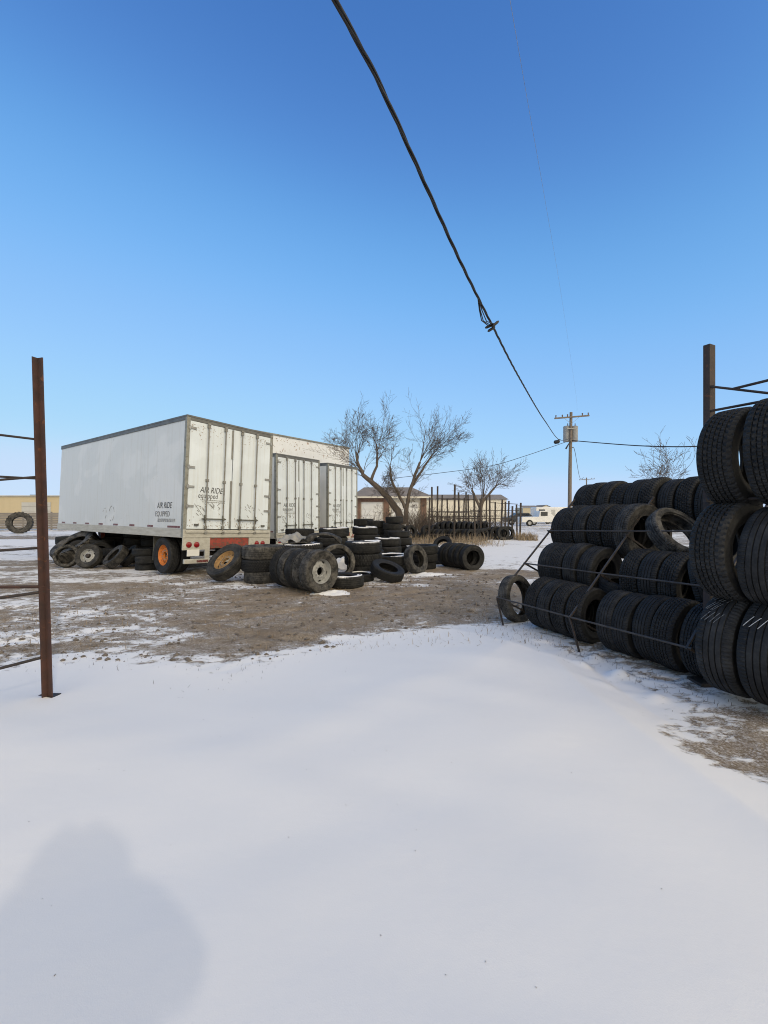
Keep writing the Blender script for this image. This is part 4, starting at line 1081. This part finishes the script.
ho = hm.build('hood', M['coat'], per, smooth=70); sm_ = ho.modifiers.new('thick', 'SOLIDIFY'); sm_.thickness = .022
for sx_ in (-1, 1):
    MB().lathe([(.0,.013),(.008,.010),(.012,0),(.008,-.010),(0,-.013)], 12).build('eye', M['porcelain'], per, loc=(sx_*.033,.108,1.705))
    MB().tube([(sx_*.14,.14,.02),(sx_*.135,.0,.03),(sx_*.13,-.09,.03),(sx_*.13,-.02,.24)], [.055,.068,.062,.078], 12).build('boot', M['seal'], per, smooth=60)
MB().tube([(0,.105,1.70),(0,.130,1.665),(0,.118,1.655)], [.010,.017,.010], 8).build('nose', M['skin_tone'], per, smooth=60)
ph = MB().box((-.24-.037,.300,1.385),(-.24+.037,.309,1.525)).build('phone', M['glass_dark'], bevel=.003)
ph.location = PB + Vector((.02,0,0)); tag(ph, 'dark phone held up in both hands of the photographer', 'phone')

# ------------------------------------------------------------------ utility poles and lines
pole_p = Vector(((570-384)/F*36, 36, 0))
def make_pole(h, arm_w, tf=True):
    r = empty('utility_pole')
    MB().tube([(0,0,-.1),(.05,0,h*.5),(.14,0,h)], [.17,.145,.115], 14).build('post', M['wood_pole'], r, smooth=40)
    A0 = h-.45
    MB().beam((.14-arm_w/2,-.16,A0-.10),(.14+arm_w/2,-.16,A0+.14), .10, .12).build('crossarm', M['wood_pole'], r, bevel=.01)
    for f in (-.92,-.55,-.25,.60,.94):
        x = .14+f*arm_w/2; z = A0+.02+f*.12+.06
        im = MB(); im.tube([(x,-.16,z),(x,-.16,z+.05),(x,-.16,z+.08),(x,-.16,z+.17),(x,-.16,z+.20)],[.02,.055,.04,.06,.02],10)
        im.build('insulator', M['porcelain'], r, smooth=50)
    for sg in (-1,1): MB().beam((.14+sg*.6,-.14,A0+sg*.06-.05),(.12,-.12,A0-.55), .03,.02).build('arm_brace', M['grey_steel'], r)
    if tf:
        for x in (-.08, .54):
            t = MB(); t.tube([(x,+.32,h-2.42),(x,+.32,h-2.38),(x,+.32,h-1.22),(x,+.32,h-1.16),(x,+.32,h-1.10)],[.27,.29,.29,.31,.24],20)
            tt_ = t.build('transformer', M['transformer'], r, smooth=40)
            MB().tube([(x+.08,+.32,h-1.12),(x+.08,+.32,h-.86)],[.05,.03],8).build('bushing', M['porcelain'], tt_, smooth=50)
        MB().beam((-.3,-.2,h-1.4),(.5,-.2,h-1.4),.08,.08).build('bracket', M['grey_steel'], r)
        MB().tube([(.0,-.2,h-2.5),(-.25,-.3,h-2.8),(-.42,-.3,h-3.1)],[.05,.05,.07],8).build('cable_drop', M['cable'], r)
    return r
up = make_pole(9.95, 2.9); up.location = pole_p; up.location.x -= .05
tag(up, 'weathered wooden utility pole with crossarm and grey transformer above the tyre rows', 'utility pole')
up2 = make_pole(9.6, 3.6, False); up2.location = ((586-384)/F*100, 100, 0)
tag(up2, 'distant smaller utility pole with a plain crossarm, seen past the transformer pole', 'utility pole')

def wire(name, pts, r, m, lab, n=60, sides=5, group=None):
    """a hanging line through the given points"""
    P = [Vector(p) for p in pts]; Q = []
    seg = len(P)-1
    for i in range(seg):
        p0 = P[max(i-1,0)]; p1 = P[i]; p2 = P[i+1]; p3 = P[min(i+2,seg)]
        for k in range(n//seg):
            t = k/(n//seg)
            Q.append(.5*((2*p1) + (p2-p0)*t + (2*p0-5*p1+4*p2-p3)*t*t + (3*p1-p0-3*p2+p3)*t**3))
    Q.append(P[-1]); o = MB().tube(Q, r, sides).build(name, m, smooth=60); tag(o, lab, 'cable', group); return o, Q
# heavy service drop: three twisted conductors from the pole over the viewer
a_, b_ = -1.5, .465
def sx(Z): return a_ + b_*Z
ctrl = [(335,0),(380,85),(430,195),(462,265),(492,325),(520,379),(545,421),(560,440)]
P3 = []
for px, py in ctrl:
    Z = a_/((px-384)/F - b_); P3.append(Vector((sx(Z), Z, EYE - (py-512)/F*Z)))
start = P3[0] + (P3[0]-P3[1])*3.2; end = Vector((pole_p.x+.02, 35.7, 7.75))
pts = [start] + P3 + [end]
Q = []
for i in range(len(pts)-1):
    p0 = pts[max(i-1,0)]; p1 = pts[i]; p2 = pts[i+1]; p3 = pts[min(i+2,len(pts)-1)]
    nseg = max(6, min(70, int((p2-p1).length/.07)))
    for k in range(nseg):
        t = k/nseg; Q.append(.5*((2*p1)+(p2-p0)*t+(2*p0-5*p1+4*p2-p3)*t*t+(3*p1-p0-3*p2+p3)*t**3))
Q.append(pts[-1])
sd_ = empty('service_cable', P3[4]); tag(sd_, 'thick black twisted overhead cable running from the top of the sky to the pole', 'cable')
s_acc = 0; lines = [[],[],[]]
for i, q in enumerate(Q):
    if i: s_acc += (Q[i]-Q[i-1]).length
    d = (Q[min(i+1,len(Q)-1)] - Q[max(i-1,0)]).normalized(); u = d.cross(Vector((0,0,1))).normalized(); w = u.cross(d)
    for k in range(3):
        ph = s_acc*2*math.pi/1.25 + k*2.094
        lines[k].append(q + (u*math.cos(ph) + w*math.sin(ph))*.0105)
for k in range(3): part(sd_, MB().tube(lines[k], .0095, 6), 'conductor', M['cable'], smooth=60)
# splice clamps where the three conductors part for a moment
sp0 = P3[4]; dd = (P3[5]-P3[3]).normalized()
cx = Vector((1,0,0))
for k, off in enumerate((Vector((-.045,0,-.02)), Vector((.0,.04,-.05)), Vector((.05,-.02,.01)))):
    c = sp0 + off; ln = Vector((.10, .02, .05 + .02*k)).normalized()
    part(sd_, MB().tube([c-ln*.075, c-ln*.05, c+ln*.05, c+ln*.075], [.012,.022,.022,.012], 8), 'splice_sleeve', M['cable'], smooth=60)
sa = P3[3].lerp(P3[4], .45)
for k, off in enumerate((Vector((-.05,0,-.02)), Vector((-.03,0,.0)), Vector((.03,0,.02)))):
    e_ = sp0 + off; m_ = sa.lerp(e_, .6) + Vector((.015*k-.02, 0, -.05-.02*k))
    part(sd_, MB().tube([sa, sa.lerp(m_,.5)+Vector((-.02,0,-.03)), m_+Vector((-.03,0,-.03)), e_], .008, 5), 'loose_conductor', M['cable'], smooth=60)
# lamp-like clamp hanging from the cable near the pole
c = P3[7] + Vector((-.02, 0, -.0))
ch = empty('cable_clamp', c); tag(ch, 'small dark clamp hanging from the cable just before the pole', 'clamp')
MB().tube([(-.35,0,-.16),(-.3,0,-.14),(-.05,0,-.10),(-.0,0,-.12)],[.06,.12,.12,.05],10).build('body', M['cable'], ch, smooth=50)
MB().tube([(-.15,0,-.05),(-.08,0,.05),(.05,0,.02)],.02,6).build('hook', M['cable'], ch)

E = Vector((pole_p.x+.1, 35.8, 7.55))
wire('overhead_line', [E, at(620, 30, py=444.5), at(660, 26, py=446.5), at(705, 24, py=446), at(800, 22, py=440)], .035, M['cable'], 'sagging dark line running right from the transformer pole to behind the racks')
wire('overhead_line', [E + Vector((-.2,0,0)), at(525, 36, py=456), at(490, 37, py=466), at(440, 38, py=473), at(395, 40, py=478)], .022, M['cable'], 'thin line dropping left from the transformer pole behind the bare trees')
wire('overhead_line', [at(505,5,py=-30), at(510,5.5,py=0), at(530,8,py=115), at(545,11,py=200), at(562,22,py=300), at(576,34,py=395), at(577,36,py=411)], .0028, M['grey_steel'], 'hair-thin pale wire crossing the upper sky beside the thick cable', 90)
wire('overhead_line', [Vector((pole_p.x+.2,36,7.0)), at(575,50,py=452), at(580,75,py=478), at(584,100,py=477)], .03, M['cable'], 'thin line sagging from the transformer pole back to the distant pole')

# ------------------------------------------------------------------ background buildings
def wx(px, Z): return (px-384)/F*Z
# tan warehouse at the far left
bl = empty('warehouse', (-50,60,0)); tag(bl, 'long low tan warehouse with grey overhead doors beyond the plank fence', 'building')
def bp(mb, name, m, root=bl, **kw): return mb.build(name, m, root, **kw)
bp(MB().box((-30,0,0),(22,14,3.78)), 'wall', M['tan_wall'])
bp(MB().box((-30.2,-.2,3.78),(22.2,14.2,3.92)), 'roof', M['grey_door'])
for x0, x1, z1 in ((wx(22,60)+50, wx(37,60)+50, 2.95), (wx(45,60)+50, wx(51,60)+50, 2.95)):
    d = bp(MB().box((x0,-.08,.0),(x1,-.01,z1)), 'overhead_door', M['grey_door'])
    fm = MB()
    for k in range(4): fm.box((x0,-.095,.4+k*.65),(x1,-.081,.43+k*.65))
    fm.build('door_joint', M['fence_wood'], d)
bp(MB().box((wx(18,60)+50,2,3.92),(wx(18,60)+50.9,2.8,4.1)), 'roof_vent', M['dark_steel'])
bp(MB().tube([(wx(28,60)+50,2,3.9),(wx(28,60)+50,2,4.9)], .05, 6), 'vent_pipe', M['dark_steel'])
# plank fence
fn = empty('plank_fence', (-33,38,0)); tag(fn, 'grey horizontal plank fence in front of the tan warehouse', 'fence')
for k in range(7):
    z = .12+.205*k
    MB().box((-14,0,z),(6.2,.035,z+.185)).build('board', M['fence_wood'], fn)
for x in np.arange(-14, 6.3, 2.5): MB().box((x,.036,-.05),(x+.1,.13,1.62)).build('post', M['fence_wood'], fn)
# garage house behind the leaning trees
gh = empty('brick_garage', (-2.6,40,0)); tag(gh, 'low house with white garage doors, brick pillars and grey-brown roof behind the leaning tree', 'house')
Lh = 6.6
MB().box((0,.12,0),(Lh,7,3.1)).build('wall', M['cream_wall'], gh)
for x0, x1 in ((-.05,.42),(2.55,3.1),(6.0,6.55)): MB().box((x0,-.03,0),(x1,.118,3.08)).build('brick_pillar', M['brick'], gh)
MB().box((.43,.03,2.55),(2.54,.118,3.08)).build('lintel', M['brick'], gh)
for x0, x1 in ((.50,2.45),(3.3,5.8)):
    d = MB().box((x0,.06,0),(x1,.118,2.5)).build('garage_door', M['white_paint'], gh)
    gm = MB()
    for k in range(1,4): gm.box((x0,.052,k*.62),(x1,.0595,k*.62+.03))
    gm.build('door_joint', M['grey_door'], d)
rm = MB(); rm.add([(-.5,-.6,3.02),(Lh+.5,-.6,3.02),(Lh-1.2,3.5,4.1),(.6,3.5,4.1),(-.5,7.6,3.02),(Lh+.5,7.6,3.02)], [(0,1,2,3),(3,2,5,4),(1,5,2),(0,3,4),(0,4,5,1)])
rm.build('roof', M['roof_grey'], gh)
MB().box((-.5,-.62,2.88),(Lh+.5,-.58,3.03)).build('fascia', M['cream_wall'], gh)
# long white building behind the old racks
wb = empty('white_building', (wx(408,72),72,0)); tag(wb, 'long low white building half hidden by the old uprights and twigs', 'building')
MB().box((0,0,0),(16.5,9,3.7)).build('wall', M['cream_wall'], wb)
rm = MB(); rm.add([(-.3,-.3,3.7),(16.8,-.3,3.7),(16.8,4.5,4.7),(-.3,4.5,4.7),(-.3,9.3,3.7),(16.8,9.3,3.7)], [(0,1,2,3),(3,2,5,4),(1,5,2),(0,3,4)])
rm.build('roof', M['roof_grey'], wb)
# beige shed with gable
bs = empty('beige_shed', (wx(523,135),135,0)); tag(bs, 'beige gabled shed far beyond the parked vehicles', 'building')
MB().box((0,0,0),(5.6,8,3.0)).build('wall', M['beige_wall'], bs)
MB().add([(5.6,0,0)],[])if False else None
gm = MB(); gm.add([(5.61,0,0),(9.0,0,0),(9.0,0,3.0),(7.3,0,3.75),(5.61,0,3.0),(5.61,8,0),(9.0,8,0),(9.0,8,3.0),(7.3,8,3.75),(5.61,8,3.0)], [(0,1,2,3,4),(9,8,7,6,5),(1,6,7,2)])
gm.build('gable_wall', M['cream_wall'], bs)
rm = MB(); rm.add([(-.2,-.3,3.02),(5.5,-.3,3.02),(5.5,5,3.7),(-.2,5,3.7)],[(0,1,2,3)]); rm.add([(5.3,-.3,2.95),(7.3,-.3,3.85),(9.3,-.3,2.95),(5.3,8.3,2.95),(7.3,8.3,3.85),(9.3,8.3,2.95)],[(0,1,4,3),(1,2,5,4)])
rm.build('roof', M['roof_grey'], bs)
MB().box((6.8,-.06,1.5),(7.8,-.004,2.4)).build('window', M['glass_dark'], bs)
# parked white camper and pickup far off
def wheel_small(root, x, y, r=.36):
    o = MB().tube([(x,y,r),(x,y+.22,r)], r, 16).build('wheel', M['rubber'], root, smooth=40)
    MB().tube([(x,y-.012,r),(x,y+.02,r)], r*.55, 12).build('rim', M['wheel_grey'], o); return o
cp = empty('camper_trailer', (wx(536,58),58,0)); tag(cp, 'white camper trailer with dark windows parked far off behind the pickup', 'camper')
MB().box((0,0,.45),(3.3,2.3,2.25)).build('body', M['white_paint'], cp, bevel=.1)
MB().box((.4,-.03,1.45),(1.2,-.004,1.95)).build('window', M['glass_dark'], cp); MB().box((2.1,-.03,.6),(2.6,-.004,1.9)).build('door', M['grey_door'], cp)
MB().box((.02,-.02,.7),(3.28,-.004,.8)).build('stripe', M['grey_door'], cp)
wheel_small(cp, 1.6, -.05)
rv = empty('motorhome', (wx(549,64),64,0)); tag(rv, 'white motorhome with a dark window, end of the distant line by the stepped rack', 'camper')
MB().box((0,0,.4),(5.6,2.3,2.35)).build('body', M['white_paint'], rv, bevel=.1)
MB().box((.5,-.03,1.4),(1.7,-.004,1.95)).build('window', M['glass_dark'], rv); MB().box((.02,-.02,.65),(5.58,-.004,.95)).build('stripe', M['grey_door'], rv)
wheel_small(rv, 1.0, -.05); wheel_small(rv, 4.6, -.05)
pk = empty('pickup_truck', (wx(522,48),48,0)); tag(pk, 'white pickup truck parked in the snow behind the end of the old racks', 'truck')
pm = MB(); prof = [(0,.45),(0,1.05),(1.9,1.08),(2.0,1.72),(3.0,1.74),(3.55,1.15),(4.6,1.0),(4.65,.45)]
n = len(prof); pm.add([(x,0,z) for x,z in prof]+[(x,1.8,z) for x,z in prof], [tuple(range(n)), tuple(range(2*n-1,n-1,-1))]+[(i,i+n,(i+1)%n+n,(i+1)%n) for i in range(n)])
pm.build('body', M['white_paint'], pk, bevel=.05)
MB().box((2.1,-.03,1.16),(2.85,-.004,1.62)).build('window', M['glass_dark'], pk)
wheel_small(pk, .85, -.06); wheel_small(pk, 3.7, -.06)
dk = empty('parked_car', (wx(505,52),52,0)); tag(dk, 'dark car mostly hidden behind the old rack rails', 'car')
pm = MB(); prof = [(0,.4),(0,.95),(.9,1.0),(1.5,1.5),(2.9,1.5),(3.5,1.0),(4.3,.9),(4.35,.4)]
n = len(prof); pm.add([(x,0,z) for x,z in prof]+[(x,1.7,z) for x,z in prof], [tuple(range(n)), tuple(range(2*n-1,n-1,-1))]+[(i,i+n,(i+1)%n+n,(i+1)%n) for i in range(n)])
pm.build('body', M['body_dark'], dk, bevel=.05); MB().box((1.4,-.03,1.04),(2.9,-.004,1.4)).build('window', M['glass_dark'], dk)
wheel_small(dk, .8, -.06); wheel_small(dk, 3.5, -.06)

# ------------------------------------------------------------------ light, sky, camera
EL, AZ = 31, 145          # the sun stands behind the viewer's right shoulder, weak and hazy (azimuth clockwise from +Y)
sdir = Vector((math.sin(R_(AZ))*math.cos(R_(EL)), math.cos(R_(AZ))*math.cos(R_(EL)), math.sin(R_(EL))))
sl = bpy.data.lights.new('sun', 'SUN'); sl.energy = .46; sl.angle = R_(1.3); sl.color = (1,.86,.68)
so = bpy.data.objects.new('sun', sl); COL.objects.link(so); so.rotation_euler = (-sdir).to_track_quat('-Z','Y').to_euler(); so.location = sdir*40
w = bpy.data.worlds.new('World'); scene.world = w; w.use_nodes = True; nt = w.node_tree
sky = nt.nodes.new('ShaderNodeTexSky'); sky.sky_type = 'NISHITA'; sky.sun_disc = False
sky.sun_elevation = R_(EL); sky.sun_rotation = R_(AZ); sky.air_density = 1.0; sky.dust_density = .4; sky.ozone_density = 2.0; sky.altitude = 300
bg = nt.nodes['Background']; bg.inputs['Strength'].default_value = .15
# grade the sky: measured haze-free zenith blue, softly rolled off towards the horizon
def graded(nt, src):
    a = nt.nodes.new('ShaderNodeVectorMath'); a.operation = 'SCALE'; a.inputs['Scale'].default_value = 1/12
    nt.links.new(src, a.inputs[0])
    cv = nt.nodes.new('ShaderNodeRGBCurve'); mp = cv.mapping
    tab = (((.60,.27),(.663,.325),(1.079,.807),(1.707,1.316),(4.12,2.15),(5.3,2.58),(8,2.75),(12,3.1)),
           ((1.05,.86),(1.137,.967),(1.832,2.02),(2.829,2.60),(6.0,3.36),(9,3.52),(12,3.8)),
           ((2.0,2.45),(2.146,2.665),(3.279,4.03),(4.705,4.50),(7.978,4.55),(12,4.6)))
    for ch, pts in enumerate(tab):
        c = mp.curves[ch]
        c.points[0].location = (0,0); c.points[-1].location = (1, pts[-1][1]/12)
        for x, y in pts[:-1]: c.points.new(x/12, y/12)
    mp.update(); nt.links.new(a.outputs[0], cv.inputs['Color'])
    b = nt.nodes.new('ShaderNodeVectorMath'); b.operation = 'SCALE'; b.inputs['Scale'].default_value = 12
    nt.links.new(cv.outputs[0], b.inputs[0]); return b.outputs[0]
# added warm glow in the unseen sky behind the viewer, evening out the blue light
def add_fill(nt, col, axis_v, lo, hi, fill_col):
    tc = nt.nodes.new('ShaderNodeTexCoord'); dp = nt.nodes.new('ShaderNodeVectorMath'); dp.operation = 'DOT_PRODUCT'
    dp.inputs[1].default_value = axis_v; nt.links.new(tc.outputs['Generated'], dp.inputs[0])
    mr = nt.nodes.new('ShaderNodeMapRange'); mr.interpolation_type = 'SMOOTHSTEP'
    mr.inputs['From Min'].default_value = lo; mr.inputs['From Max'].default_value = hi
    nt.links.new(dp.outputs['Value'], mr.inputs['Value'])
    m = nt.nodes.new('ShaderNodeMix'); m.data_type = 'RGBA'
    nt.links.new(mr.outputs[0], m.inputs[0]); nt.links.new(col, m.inputs[6]); m.inputs[7].default_value = (*fill_col, 1)
    return m.outputs[2]
nt.links.new(add_fill(nt, graded(nt, sky.outputs[0]), (.60,-.80,0), -.06, .65, (8.9,7.75,5.75)), bg.inputs['Color'])
cam = bpy.data.cameras.new('camera'); co = bpy.data.objects.new('camera', cam); COL.objects.link(co)
co.location = (0,0,EYE); co.rotation_euler = (R_(90),0,0)
cam.sensor_fit = 'VERTICAL'; cam.sensor_height = 36; cam.lens = F/1024*36; cam.clip_end = 6000; cam.clip_start = .05
scene.camera = co
vs_ = scene.view_settings; vs_.view_transform = 'Standard'; vs_.look = 'None'; vs_.exposure = .5; vs_.gamma = 1; vs_.use_curve_mapping = False
scene.cycles.use_denoising = True
scene.cycles.filter_width = 1.05
scene.cycles.max_bounces = 6
